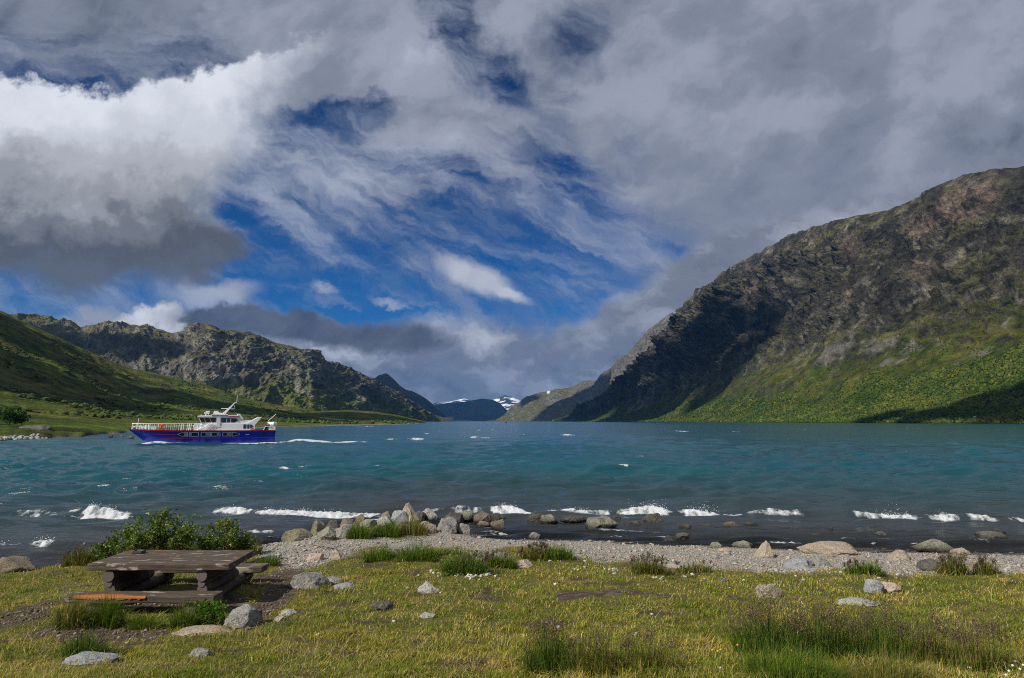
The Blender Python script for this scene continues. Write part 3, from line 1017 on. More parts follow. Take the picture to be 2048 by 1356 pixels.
shade_cloud('unseen cloud added to shade the dark corner of the big mountain', [(P_R(1435, 622), 110), (P_R(1490, 640), 130), (P_R(1540, 640), 70), (P_R(1400, 665), 150), (P_R(1440, 690), 160), (P_R(1500, 700), 120), (P_R(1370, 710), 190), (P_R(1330, 750), 230), (P_R(1400, 745), 190), (P_R(1450, 745), 130),
                (P_R(1280, 765), 260), (P_R(1240, 795), 280), (P_R(1300, 800), 260), (P_R(1360, 790), 190), (P_R(1420, 785), 120), (P_R(1190, 825), 330), (P_R(1260, 825), 250), (P_R(1320, 825), 170), (P_R(1150, 838), 260), (P_R(1235, 838), 190), (P_R(1180, 836), 240), (P_R(1290, 836), 130)], 8500, 1, 0.55)
shade_cloud('unseen cloud added to shade the near end of the wooded foot', [(P_R(1960, 815), 75), (P_R(2040, 805), 90), (P_R(1860, 835), 55), (P_R(2150, 800), 110), (P_R(1760, 838), 45)], 2400, 2)
shade_cloud('unseen cloud added to shade the middle of the left hillside', [(P_N(-60, 745), 60), (P_N(20, 755), 62), (P_N(100, 768), 60), (P_N(170, 775), 60), (P_N(240, 785), 62), (P_N(310, 792), 65), (P_N(380, 800), 70), (P_N(440, 808), 75), (P_N(500, 820), 85), (P_N(560, 832), 85), (P_N(30, 785), 55), (P_N(130, 795), 40), (P_N(620, 838), 80)], 1700, 3, 0.5)
shade_cloud('unseen cloud added to shade the top of the left hillside', [(P_N(0, 640), 42), (P_N(70, 680), 40), (P_N(-80, 610), 50), (P_N(150, 705), 30)], 1900, 9, 0.5)
shade_cloud('unseen cloud added to shade the gully of the brown mountain', [(P_L(290, 690), 110), (P_L(240, 690), 120), (P_L(180, 690), 120), (P_L(330, 700), 60), (P_L(120, 680), 120), (P_L(60, 660), 110)], 3600, 4)
shade_cloud('unseen cloud added to shade the pointed peak', [(at_px(peak_mt, 780, 770), 500), (at_px(peak_mt, 840, 810), 520), (at_px(peak_mt, 720, 790), 400)], 7000, 5)
shade_cloud('unseen cloud added to shade the far end of the lake', [(at_px(far_mt, 870, 825), 800), (at_px(far_mt, 930, 815), 900), (at_px(far_mt, 990, 815), 800), (at_px(far_mt, 1030, 835), 500)], 11500, 6)
shade_cloud('unseen cloud added to shade the low tongue of heath', [(at_px(spur2, 690, 830), 120), (at_px(spur2, 760, 836), 90), (at_px(spur2, 800, 840), 90)], 2300, 7)

shade_cloud('unseen cloud added to shade half of the far spur', [(at_px(spur_mt, 1150, 800), 330), (at_px(spur_mt, 1190, 790), 300), (at_px(spur_mt, 1120, 825), 300), (at_px(spur_mt, 1060, 800), 150)], 8600, 10, 0.5)


# ------------------------------------------------------------------ shore line
SHORE_PX = ((-900, 1215), (-500, 1190), (-200, 1168), (0, 1146), (90, 1134), (170, 1122), (300, 1108), (480, 1101), (560, 1083), (640, 1072), (700, 1050), (760, 1044), (840, 1048), (900, 1060), (960, 1070), (1010, 1076), (1200, 1081), (1400, 1090), (1600, 1099), (1800, 1103), (2048, 1109), (2400, 1118), (3000, 1130))
_sx = []
for a, b in SHORE_PX:
    u_, v_ = uv(a, b)
    _sx.append((u_ * -CAMZ / v_, -CAMZ / v_))
_sx = np.array(sorted(_sx))


def shore_y(x):
    return np.interp(x, _sx[:, 0], _sx[:, 1]) + 0.12 * fbm(np.asarray(x) * 0.6, np.asarray(x) * 0 + 3, 3, 201)


PROF_S = np.array((-400, -60, -20, -8, -4, -2, -1, 0, 0.5, 1.5, 3, 5, 7.5, 10, 13, 16, 20, 40, 200))
PROF_Z = np.array((-12, -9, -3.6, -1.3, -0.55, -0.24, -0.11, 0, 0.06, 0.15, 0.24, 0.33, 0.46, 0.62, 0.85, 1.1, 1.5, 2.2, 4.0))


def ground_z(x, y):
    x = np.asarray(x, dtype=np.float64); y = np.asarray(y, dtype=np.float64)
    s = shore_y(x) - y
    z = np.minimum(np.interp(s, PROF_S, PROF_Z), np.interp(y, (-60, 0, 3, 5, 6.5, 8, 9.5, 11, 13, 15, 17, 24, 30), (2.6, 2.0, 1.88, 1.50, 1.16, 0.88, 0.70, 0.59, 0.50, 0.42, 0.34, 0.2, 9.0)))
    land = sstep(s, 1.5, 5.0)
    near = 1 - sstep(np.abs(s), 40, 80)
    z = z + near * (land * (0.10 * fbm(x * 0.35, y * 0.35, 4, 211) + 0.05 * fbm(x * 1.8, y * 1.8, 3, 213)) + 0.03 * fbm(x * 0.9, y * 0.9, 3, 215) * sstep(s, 0.2, 1.0))
    # levelled ground under the table
    flat = np.exp(-(((x + 5.9) / 2.8) ** 2 + ((y - 11.6) / 2.3) ** 2) ** 2)
    z = z * (1 - flat) + (0.57 + 0.12 * (z - 0.57)) * flat
    # low mounds of turf seen above the beach
    for cx, cy, rx, ry, h in MOUNDS:
        z = z + h * np.exp(-((x - cx) / rx) ** 2 - ((y - cy) / ry) ** 2)
    return z


MOUNDS = []


def ground_at(px, py):
    """the place on the ground that shows at a pixel of the photograph"""
    d = ray(px, py)
    lo, t = 2.0, 3.0
    while t < 200:
        p = np.array([0, 0, CAMZ]) + d * t
        if p[2] < float(ground_z(p[0], p[1])):
            break
        lo = t; t += 0.25
    hi = t
    for _ in range(24):
        m = 0.5 * (lo + hi)
        p = np.array([0, 0, CAMZ]) + d * m
        if p[2] < float(ground_z(p[0], p[1])): hi = m
        else: lo = m
    p = np.array([0, 0, CAMZ]) + d * hi
    return p


for mpx, mpy, rx, ry, h in ((780, 1062, 1.5, 0.7, 0.32), (900, 1120, 1.2, 0.5, 0.16), (1060, 1112, 1.6, 0.5, 0.10), (800, 1112, 1.2, 0.5, 0.10)):
    p_ = ground_at(mpx, mpy)
    MOUNDS.append((p_[0], p_[1] + 0.2, rx, ry, h))


# ------------------------------------------------------------------ lake
def water_on(px, py):
    u_, v_ = uv(px, py)
    y_ = -CAMZ / v_
    return u_ * y_, y_


rows_py = np.concatenate([np.linspace(1240, 1125, 40), np.linspace(1125, 1000, 330)[1:], np.linspace(1000, 850, 330)[1:], np.linspace(850, 843.2, 60)[1:]])
rows_y = np.array([water_on(1024, p)[1] for p in rows_py])
rows_y = np.concatenate([[2.0, 6.0], rows_y[rows_y > 8], [8000, 12000, 20000, 30000]])
cols_u = np.concatenate([[-6, -3, -1.8, -1.3], np.linspace(-1.0, 1.0, 1150), [1.3, 1.8, 3, 6]])
WU, WY = np.meshgrid(cols_u, rows_y)
WX = WU * WY
dY = np.gradient(rows_y)[:, None] * np.ones_like(WX)
dX = np.gradient(WX, axis=1)

rs = np.random.RandomState(11)
WZ = np.zeros_like(WX)
sw = shore_y(WX)
depth = np.clip(WY - sw, -3, 1e5)
calm = 0.45 + 0.55 * sstep(depth, 3, 22)
gust = 0.75 + 0.5 * fbm(WX / 60, WY / 90, 3, 221)
for k in range(70):
    lam = 0.7 * (17 / 0.7) ** ((k + rs.rand()) / 70.0)
    th = math.radians(rs.normal(6, 19))           # travelling towards the viewer
    kx, ky = math.sin(th) * 2 * math.pi / lam, -math.cos(th) * 2 * math.pi / lam
    amp = 0.0195 * lam ** 0.58 if lam < 4 else 0.0195 * 4 ** 0.58 * (4 / lam) ** 0.7
    keep = sstep(lam / (np.abs(dY) * abs(math.cos(th)) + np.abs(dX) * abs(math.sin(th)) + 1e-6), 2.2, 4.5)
    ph = kx * WX + ky * WY + rs.rand() * 6.28 + 1.3 * perlin(WX / (lam * 6), WY / (lam * 4), 300 + k)
    s_ = np.sin(ph)
    WZ += amp * keep * (s_ + 0.45 * (s_ * s_ - 0.5))
WZ *= 1.3 * calm * gust

foam = np.zeros_like(WX)
fn1 = fbm(WX * 1.3, WY * 0.8, 4, 231); fn2 = fbm(WX * 3.0, WY * 2.0, 4, 233); fn3 = fbm(WX * 6.0, WY * 4.0, 3, 235)


def breaker(pts, height, foamy, width=0.55, seed=0):
    """a steep little wave along a line of pixels; foamy: list of (px0, px1, strength)"""
    global WZ, foam
    w = np.array([water_on(a, b) for a, b in pts])
    yc = np.interp(WX, w[:, 0], w[:, 1]) + 0.35 * fbm(WX * 0.5, WX * 0 + seed, 4, 240 + seed)
    ends = sstep(WX, w[0, 0], w[0, 0] + 1.5) * (1 - sstep(WX, w[-1, 0] - 1.5, w[-1, 0]))
    q = WY - yc
    mod = 0.75 + 0.6 * fbm(WX * 0.45, WX * 0 + seed + 7, 3, 250 + seed)
    front = np.where(q < 0, np.exp(-(q / (0.42 * width)) ** 2), np.exp(-(q / (1.9 * width)) ** 2))
    WZ += 0.62 * height * ends * mod * front
    fx = 0
    for a, b, st in foamy:
        xa = water_on(a, np.interp(a, [p[0] for p in pts], [p[1] for p in pts]))[0]
        xb = water_on(b, np.interp(b, [p[0] for p in pts], [p[1] for p in pts]))[0]
        fx = np.maximum(fx, st * sstep(WX, xa - 0.2, xa + 0.5) * (1 - sstep(WX, xb - 0.5, xb + 0.2)))
    band = sstep(q, -1.5 * width, -0.7 * width) * (1 - sstep(q, 0.0, 0.55 * width))
    crestline = sstep(q, -0.85 * width, -0.4 * width) * (1 - sstep(q, 0.05, 0.4 * width))
    band = np.maximum(band * sstep(fx, 0.72, 0.95), crestline)
    fm = fx * band * (0.52 + 0.48 * sstep(fn2 * 0.7 + fn3 * 0.6 + fn1 * 0.4, -0.45, 0.5))
    foam = np.maximum(foam, fm)
    WZ += fm * (0.03 + 0.07 * np.clip(fn3 + 0.3, 0, 1))


breaker(((-200, 1034), (20, 1030), (150, 1029), (270, 1033), (420, 1026)), 0.34, ((20, 145, 0.62), (130, 175, 0.8), (165, 275, 1.0)), 0.6, 1)
breaker(((-400, 1098), (0, 1093), (110, 1091), (200, 1092)), 0.16, ((-400, 60, 0.9), (50, 130, 0.85), (120, 200, 0.4)), 0.5, 2)
breaker(((400, 1025), (520, 1026), (620, 1030), (740, 1026), (800, 1026)), 0.26, ((415, 520, 0.85), (505, 770, 1.0)), 0.65, 3)
breaker(((820, 1022), (900, 1019), (990, 1021), (1080, 1027)), 0.36, ((830, 900, 0.75), (890, 980, 0.6), (970, 1080, 1.0)), 0.55, 4)
breaker(((1060, 1026), (1130, 1024), (1230, 1026), (1330, 1028), (1480, 1032)), 0.34, ((1070, 1235, 0.9), (1225, 1350, 1.0), (1345, 1490, 1.0)), 0.6, 5)
breaker(((1460, 1031), (1600, 1036), (1740, 1037), (1860, 1042), (1990, 1048), (2300, 1054)), 0.36, ((1480, 1620, 0.66), (1690, 1765, 0.8), (1748, 1842, 1.0), (1838, 1925, 0.82), (1915, 2000, 0.8), (2000, 2200, 0.66)), 0.6, 6)
breaker(((430, 1066), (500, 1062), (560, 1063)), 0.10, ((480, 560, 0.8),), 0.45, 7)
breaker(((480, 1083), (530, 1080), (580, 1080)), 0.06, ((500, 575, 0.6),), 0.4, 8)
breaker(((1490, 1080), (1540, 1084), (1640, 1090), (1720, 1092)), 0.08, ((1525, 1620, 0.85), (1610, 1720, 0.5)), 0.4, 9)
breaker(((1700, 1090), (1850, 1092), (2000, 1088), (2200, 1094)), 0.05, ((1700, 1780, 0.35), (1930, 2050, 0.45)), 0.4, 10)
breaker(((560, 983), (760, 979), (1000, 985), (1290, 990), (1500, 996)), 0.55, (), 1.2, 11)
breaker(((560, 1002), (700, 998), (860, 1003)), 0.45, (), 0.9, 12)
breaker(((1150, 950), (1300, 948), (1560, 952)), 0.55, (), 1.6, 13)
breaker(((-200, 986), (80, 982), (330, 987)), 0.5, (), 1.3, 14)
breaker(((900, 962), (1050, 960), (1250, 965)), 0.5, (), 1.5, 15)
breaker(((1350, 1008), (1600, 1012), (2100, 1020)), 0.35, (), 0.9, 16)


def whitecap(px, py, half_px, strength=1.0, depth_m=0.5):
    global WZ, foam
    x0, y0 = water_on(px, py)
    hw = half_px * y0 / FPX
    dep = max(depth_m, 1.1 * y0 * y0 / (FPX * CAMZ))
    q = (WY - y0 + 0.1 * dep * np.sin((WX - x0) / hw * 2)) / dep
    e = np.clip(1.15 - np.abs(WX - x0 - 0.25 * hw * fn1) / hw, 0, 1) ** 0.6
    crest = np.where(q < 0, np.exp(-(q / 0.7) ** 2), np.exp(-(q / 1.6) ** 2)) * np.exp(-((WX - x0) / (1.8 * hw)) ** 2)
    WZ += 0.16 * crest * min(1.5, max(0.6, y0 / 60))
    tail = fbm(WX * 2.6 / max(hw, 0.5), WY * 1.0 / dep, 4, 237)
    f = strength * e * sstep(q, -1.0, -0.5) * (1 - sstep(q, 0.0, 0.9)) * (0.5 + 0.5 * sstep(tail + 0.3 * fn2, -0.35, 0.3))
    foam = np.maximum(foam, f)


for a in ((572, 938, 22, 0.9), (618, 937, 24, 0.75), (745, 934, 20, 1.0), (1245, 947, 17, 1.0), (1391, 946, 7, 0.9), (1453, 946, 15, 0.9), (785, 881, 18, 0.9), (833, 880, 18, 1.0), (948, 876, 12, 1.0), (972, 877, 14, 0.9),
          (1134, 871, 16, 0.9), (1048, 871, 5, 0.8), (1358, 863, 12, 0.9), (1465, 864, 8, 0.7), (855, 868, 8, 0.8), (958, 861, 4, 0.9), (985, 859, 7, 0.6), (740, 853, 22, 0.8), (1022, 893, 6, 0.6), (1281, 914, 10, 0.7),
          (1503, 900, 6, 0.6), (1590, 859, 12, 0.6), (1815, 867, 8, 0.6), (1822, 857, 8, 0.7), (707, 911, 4, 0.8), (683, 911, 4, 0.7), (50, 983, 18, 0.35), (300, 914, 10, 0.3), (1180, 870, 8, 0.5), (1700, 886, 6, 0.5), (1330, 915, 8, 0.5), (880, 862, 5, 0.5), (600, 881, 7, 0.9), (1100, 896, 5, 0.5)):
    whitecap(*a)

# the ferry's bow wave, the froth along its side and its wake
HB = 2.6
wy = water_on(408, 889)[1]
YAW = math.atan(-uv(408, 889)[0]) * 0.94
FX0, FY0 = uv(408, 889)[0] * wy - HB * math.sin(YAW), wy + HB * math.cos(YAW)
lx = (WX - FX0) * math.cos(YAW) + (WY - FY0) * math.sin(YAW)
ly = -(WX - FX0) * math.sin(YAW) + (WY - FY0) * math.cos(YAW)
half = 2.3 * np.sin(np.clip((lx + 9.0) / 9.0, 0, 1) * math.pi / 2) ** 0.8
on = sstep(lx, -9.3, -8.6) * (1 - sstep(lx, 10.4, 11.0))
gap = np.abs(ly) - half
wn = fbm(lx * 0.9, ly * 1.6, 5, 271)
side = on * (1 - sstep(gap - 0.5 * wn, 0.35, 1.2 + 1.6 * sstep(lx, -6, -9) + 0.5 * sstep(lx, 2, 10)))
foam = np.maximum(foam, side * (0.62 + 0.4 * sstep(wn, -0.3, 0.2)))
WZ += 0.42 * np.exp(-((lx + 6.6) / 2.0) ** 2) * np.exp(-(gap / 0.8) ** 2) + 0.12 * side
back = lx - 10.6
tail_ = sstep(back, -0.2, 0.6) * (1 - sstep(back, 9.0, 20.0)) * (1 - sstep(np.abs(ly - 0.03 * back) - 0.7 * wn, 1.7 + 0.02 * back, 3.6 + 0.02 * back))
foam = np.maximum(foam, tail_ * (0.70 + 0.4 * sstep(wn, -0.3, 0.25)))
WZ += 0.55 * tail_ * np.exp(-((back - 4) / 3.5) ** 2)

# thin streaks of old foam near the beach
streak = sstep(fbm(WX * 0.9, WY * 2.2, 5, 261), 0.16, 0.34) * (1 - sstep(depth, 0.8, 4.5)) * sstep(depth, -0.5, 0.2) * sstep(fbm(WX * 0.25, WY * 0.3, 3, 263), -0.15, 0.2)
foam = np.maximum(foam, 0.66 * streak)
WZ = np.where(WY > 1500, WZ * 0.3, WZ)
edge = np.abs(WU) > 1.0001
foam = np.where(edge, 0, foam)
WZ = np.where(edge, 0, WZ)
wv = np.stack([WX, WY, WZ], -1).reshape(-1, 3)
me_w = np_mesh('lake', wv, grid_faces(len(rows_y), len(cols_u)), None, {'foam': foam.ravel(), 'depth': np.clip(-np.interp((sw - WY).ravel(), PROF_S, PROF_Z), -0.2, 12)})


def lake_material():
    m, nt, b = new_mat('lake water')
    L = nt.links
    dp = nt.nodes.new('ShaderNodeAttribute'); dp.attribute_name = 'depth'
    fm = nt.nodes.new('ShaderNodeAttribute'); fm.attribute_name = 'foam'
    n = noise_node(nt, 0.03, 5, 0.6, stretch=(0.6, 1.0, 1.0))
    sh = map_range(nt, dp.outputs['Fac'], 0.4, 5.5, 0.0, 1.0)
    deep = mix_rgb(nt, map_range(nt, n.outputs[0], 0.35, 0.65, 0, 1), (0.0025, 0.050, 0.079), (0.005, 0.080, 0.100))
    c = mix_rgb(nt, sh, (0.032, 0.037, 0.038), deep)
    L.new(c, b.inputs['Base Color'])
    b.inputs['Roughness'].default_value = 0.18
    b.inputs['IOR'].default_value = 1.33
    n1 = noise_node(nt, 3.4, 6, 0.68, stretch=(0.55, 1.0, 1.0))
    n2 = noise_node(nt, 0.9, 6, 0.68, stretch=(0.24, 1.0, 1.0))
    n3 = noise_node(nt, 0.13, 6, 0.66, stretch=(0.22, 1.0, 1.0))
    b1 = nt.nodes.new('ShaderNodeBump'); b1.inputs['Strength'].default_value = 0.7; b1.inputs['Distance'].default_value = 0.034
    L.new(n1.outputs[0], b1.inputs['Height'])
    b2 = nt.nodes.new('ShaderNodeBump'); b2.inputs['Strength'].default_value = 0.7; b2.inputs['Distance'].default_value = 0.17
    L.new(n2.outputs[0], b2.inputs['Height']); L.new(b1.outputs[0], b2.inputs['Normal'])
    b3 = nt.nodes.new('ShaderNodeBump'); b3.inputs['Strength'].default_value = 0.7; b3.inputs['Distance'].default_value = 1.0
    L.new(n3.outputs[0], b3.inputs['Height']); L.new(b2.outputs[0], b3.inputs['Normal'])
    L.new(b3.outputs[0], b.inputs['Normal'])
    # clear where it is shallow
    tr = nt.nodes.new('ShaderNodeBsdfTransparent')
    tr.inputs[0].default_value = (0.55, 0.62, 0.60, 1)
    lw = nt.nodes.new('ShaderNodeFresnel'); lw.inputs['IOR'].default_value = 1.33
    L.new(b2.outputs[0], lw.inputs['Normal'])
    clear = map_range(nt, dp.outputs['Fac'], 0.0, 0.55, 0.85, 0.0)
    inv = nt.nodes.new('ShaderNodeMath'); inv.operation = 'SUBTRACT'; inv.inputs[0].default_value = 1.0
    L.new(lw.outputs[0], inv.inputs[1])
    fac = nt.nodes.new('ShaderNodeMath'); fac.operation = 'MULTIPLY'
    L.new(clear, fac.inputs[0]); L.new(inv.outputs[0], fac.inputs[1])
    mx = nt.nodes.new('ShaderNodeMixShader')
    L.new(fac.outputs[0], mx.inputs[0]); L.new(b.outputs[0], mx.inputs[1]); L.new(tr.outputs[0], mx.inputs[2])
    # foam
    fd = nt.nodes.new('ShaderNodeBsdfDiffuse'); fd.inputs[0].default_value = (0.60, 0.63, 0.64, 1)
    nf = noise_node(nt, 6.0, 7, 0.8, stretch=(1.0, 0.6, 1.0))
    th = nt.nodes.new('ShaderNodeMath'); th.operation = 'ADD'
    L.new(fm.outputs['Fac'], th.inputs[0]); L.new(nf.outputs[0], th.inputs[1])
    ff = map_range(nt, th.outputs[0], 0.90, 1.22, 0.0, 0.92)
    m2 = nt.nodes.new('ShaderNodeMixShader')
    L.new(ff, m2.inputs[0]); L.new(mx.outputs[0], m2.inputs[1]); L.new(fd.outputs[0], m2.inputs[2])
    L.new(m2.outputs[0], nt.nodes['Material Output'].inputs[0])
    return m


SPRAY = []
_m = (foam > 0.72) & (WY < 40) & (WY > 14)
_i = np.argwhere(_m)
lake = link('lake', me_w, lake_material(), None, True)
tag(lake, 'teal wind-ruffled lake with white breaking waves', 'lake', None, 'structure')

# spray flung up along the breaking crests
rs = np.random.RandomState(77)
_w = WZ[_i[:, 0], _i[:, 1]] ** 2 * (0.2 + sstep(fbm(WX[_i[:, 0], _i[:, 1]] * 1.2, WX[_i[:, 0], _i[:, 1]] * 0, 3, 281), 0.0, 0.4))
_k = _i[rs.choice(len(_i), 1500, p=_w / _w.sum())]
_p = np.stack([WX[_k[:, 0], _k[:, 1]], WY[_k[:, 0], _k[:, 1]], WZ[_k[:, 0], _k[:, 1]]], -1)
_p = _p + np.stack([rs.randn(1500) * 0.10, rs.randn(1500) * 0.10, np.abs(rs.randn(1500)) * 0.06], -1)
for cxp, cyp, nn in ((1302, 1024, 150), (1412, 1027, 150), (1260, 1026, 70), (1785, 1036, 60)):
    xx, yy = water_on(cxp, cyp + 6)
    a = rs.rand(nn) * 1.0
    _p = np.concatenate([_p, np.stack([xx + rs.randn(nn) * 0.30, yy + rs.randn(nn) * 0.15, 0.15 + np.abs(rs.randn(nn)) * 0.17], -1)])
_bv, _bf = np.array(((0, 0, 1), (0.94, 0, -0.33), (-0.47, 0.82, -0.33), (-0.47, -0.82, -0.33))), np.array(((0, 1, 2), (0, 2, 3), (0, 3, 1), (1, 3, 2)))
_r = 0.006 + 0.016 * rs.rand(len(_p)) ** 2.5
_v = (_bv[None] * _r[:, None, None] + _p[:, None, :]).reshape(-1, 3)
_f = (_bf[None] + (np.arange(len(_p)) * 4)[:, None, None]).reshape(-1, 3)
spray = link('spray', np_mesh('spray', _v, _f), plain_mat('spray water', (0.85, 0.87, 0.88), 0.5), None, True)
tag(spray, 'white spray flung up from the breaking waves', 'spray', None, 'stuff')


# ------------------------------------------------------------------ ground: turf, bare soil, gravel beach, lake bed
gx = np.concatenate([np.linspace(-400, -28, 24)[:-1], np.arange(-28, 28.01, 0.09), np.linspace(28, 400, 24)[1:]])
gy = np.concatenate([np.linspace(-300, 2, 22)[:-1], np.arange(2, 30, 0.075), np.linspace(30, 420, 40)])
GX, GY = np.meshgrid(gx, gy)
GZ = ground_z(GX, GY)
gv = np.stack([GX, GY, GZ], -1).reshape(-1, 3)


def soilness(x, y, z):
    """bare trodden soil and gravel, and the beach, as they lie in the photograph"""
    px, py = project(np.stack([x, y, z], -1))
    n1 = fbm(x * 0.9, y * 0.9, 4, 311); n2 = fbm(x * 3.5, y * 3.5, 3, 313)
    w = 22 * n1 + 10 * n2
    # upper edge of the turf against the beach
    ey = np.interp(px, (-300, 0, 130, 250, 480, 520, 560, 600, 660, 720, 780, 860, 960, 1100, 1150, 1260, 1330, 1420, 1560, 1700, 1900, 2048, 2400), (1160, 1140, 1124, 1108, 1103, 1112, 1140, 1138, 1122, 1102, 1098, 1094, 1100, 1096, 1118, 1122, 1134, 1138, 1146, 1142, 1150, 1146, 1150))
    beach = 1 - sstep(py + 0.5 * w, ey - 5, ey + 6)
    beach = np.where(y > shore_y(x), 1.0, beach)
    mound = blob_mask(px, py + 0.6 * w, 775, 1060, 95, 20, 4)
    tuft = np.maximum(blob_mask(px, py + 0.5 * w, 800, 1112, 85, 14, 8), blob_mask(px, py + 0.5 * w, 1060, 1108, 95, 14, 3))
    beach = beach * (1 - np.maximum(mound, tuft))
    bare = np.maximum.reduce([seg_mask(px + w, py + 0.5 * w, -150, 1265, 90, 1222, 15, 19), seg_mask(px + w, py + 0.6 * w, 90, 1262, 330, 1262, 13, 10), seg_mask(px + w, py + 0.6 * w, 120, 1274, 310, 1278, 12, 9), seg_mask(px + w, py + 0.4 * w, 490, 1240, 590, 1170, 24, 18), seg_mask(px + w, py + 0.4 * w, 520, 1165, 600, 1145, 14, 10),
                              seg_mask(px + w, py + 0.3 * w, 200, 1205, 470, 1205, 10, 16), seg_mask(px, py + 0.3 * w, 1120, 1192, 1240, 1185, 9, 7), seg_mask(px + w, py + 0.3 * w, 1240, 1182, 1350, 1195, 5, 5)])
    spots = sstep(fbm(x * 1.1 + 5, y * 1.6, 4, 317), 0.17, 0.36) * 0.85
    return beach, bare, spots, n1, n2, px, py


beach, bare, spots, n1_, n2_, gpx, gpy = soilness(gv[:, 0], gv[:, 1], gv[:, 2])
SOIL = np.array((0.060, 0.042, 0.029))
GRAVEL = np.array((0.28, 0.255, 0.22))
gc = np.tile(np.array((0.095, 0.095, 0.022)), (len(gv), 1))
gc = mixc(gc, (0.140, 0.110, 0.036), sstep(n1_ + 0.6 * n2_, -0.1, 0.4))
gc = mixc(gc, SOIL, np.clip(spots + bare, 0, 1))
gc = mixc(gc, (0.15, 0.12, 0.09), bare * sstep(fbm(gv[:, 0] * 9, gv[:, 1] * 9, 2, 321), 0.0, 0.3) * 0.7)
gc = mixc(gc, GRAVEL, beach)
gs = shore_y(gv[:, 0]) - gv[:, 1]
wet = 1 - sstep(gs + 0.35 * n1_, 0.25, 0.95)
gc = mixc(gc, (0.060, 0.050, 0.040), wet * beach * 0.92)
me_g = np_mesh('ground', gv, grid_faces(len(gy), len(gx)), gc)
ground_mat = attr_mat('ground surface', 0.92, (0.55, 1.45), 9.0, 22.0, 0.8, 0.03, 6, 0.2)
ground = link('ground', me_g, ground_mat, None, True)
tag(ground, 'grassy bank with bare soil and a pale gravel beach', 'ground', None, 'structure')

# deep lake floor carrying the ground out to the horizon
fl = np.array(((-40000, -40000, -13.0), (40000, -40000, -13.0), (40000, 40000, -13.0), (-40000, 40000, -13.0)))
me_f = np_mesh('terrain', fl, np.array([[0, 1, 2, 3]]), np.tile(np.array((0.05, 0.05, 0.045)), (4, 1)))
tag(link('terrain', me_f, ground_mat), 'level ground below the lake reaching to the horizon', 'terrain', None, 'structure')


# ------------------------------------------------------------------ rocks
ROCK_MATS = {}


def rock_mat(kind):
    if kind in ROCK_MATS:
        return ROCK_MATS[kind]
    spec = {   # base, second tone, lichen / stain, amount
        'grey': ((0.20, 0.195, 0.18), (0.34, 0.33, 0.30), (0.11, 0.11, 0.085), 0.35),
        'pale': ((0.33, 0.32, 0.29), (0.46, 0.44, 0.40), (0.20, 0.19, 0.16), 0.35),
        'tan': ((0.30, 0.25, 0.185), (0.42, 0.36, 0.28), (0.30, 0.17, 0.05), 0.30),
        'brown': ((0.15, 0.12, 0.085), (0.25, 0.21, 0.155), (0.075, 0.062, 0.045), 0.45),
        'lichen': ((0.165, 0.150, 0.085), (0.27, 0.25, 0.18), (0.065, 0.060, 0.040), 0.5),
        'green': ((0.19, 0.195, 0.15), (0.32, 0.32, 0.26), (0.12, 0.12, 0.06), 0.4),
        'dark': ((0.085, 0.080, 0.072), (0.17, 0.16, 0.145), (0.045, 0.042, 0.038), 0.4),
        'wet': ((0.045, 0.040, 0.034), (0.10, 0.088, 0.065), (0.15, 0.13, 0.05), 0.3),
        'wetpale': ((0.17, 0.165, 0.11), (0.29, 0.28, 0.20), (0.07, 0.066, 0.045), 0.5),
        'pink': ((0.37, 0.27, 0.21), (0.50, 0.44, 0.38), (0.42, 0.19, 0.09), 0.4),
        'blue': ((0.235, 0.255, 0.265), (0.36, 0.375, 0.375), (0.15, 0.16, 0.15), 0.35),
    }[kind]
    m, nt, b = new_mat('rock ' + kind)
    L = nt.links
    n1 = noise_node(nt, 2.2, 7, 0.62)
    n2 = noise_node(nt, 5.5, 8, 0.68)
    n3 = noise_node(nt, 38.0, 4, 0.6)
    c = mix_rgb(nt, map_range(nt, n1.outputs[0], 0.34, 0.64, 0, 1), spec[0], spec[1])
    c = mix_rgb(nt, map_range(nt, n2.outputs[0], 0.60 - 0.25 * spec[3], 0.74 - 0.2 * spec[3], 0, 0.85), c, spec[2])
    f = map_range(nt, n3.outputs[0], 0.3, 0.7, 0.55, 1.4)
    cb = nt.nodes.new('ShaderNodeCombineXYZ')
    for k in range(3):
        L.new(f, cb.inputs[k])
    c = mix_rgb(nt, 1.0, c, cb.outputs[0], 'MULTIPLY')
    # dark wet band where the water washes the stone
    gm = nt.nodes.new('ShaderNodeNewGeometry')
    sp = nt.nodes.new('ShaderNodeSeparateXYZ'); L.new(gm.outputs['Position'], sp.inputs[0])
    ad = nt.nodes.new('ShaderNodeMath'); ad.operation = 'MULTIPLY_ADD'
    L.new(n2.outputs[0], ad.inputs[0]); ad.inputs[1].default_value = 0.30; L.new(sp.outputs[2], ad.inputs[2])
    dryf = map_range(nt, ad.outputs[0], 0.20, 0.36, 0.0, 1.0)
    c = mix_rgb(nt, dryf, (0.030, 0.026, 0.021), c)
    L.new(c, b.inputs['Base Color'])
    b.inputs['Roughness'].default_value = 0.35 if kind.startswith('wet') else 0.88
    b.inputs['Specular IOR Level'].default_value = 0.45 if kind.startswith('wet') else 0.2
    h = nt.nodes.new('ShaderNodeMath'); h.operation = 'MULTIPLY_ADD'
    L.new(n3.outputs[0], h.inputs[0]); h.inputs[1].default_value = 0.35; L.new(n2.outputs[0], h.inputs[2])
    bp = nt.nodes.new('ShaderNodeBump'); bp.inputs['Strength'].default_value = 1.0; bp.inputs['Distance'].default_value = 0.07
    L.new(h.outputs[0], bp.inputs['Height']); L.new(bp.outputs[0], b.inputs['Normal'])
    ROCK_MATS[kind] = m
    return m


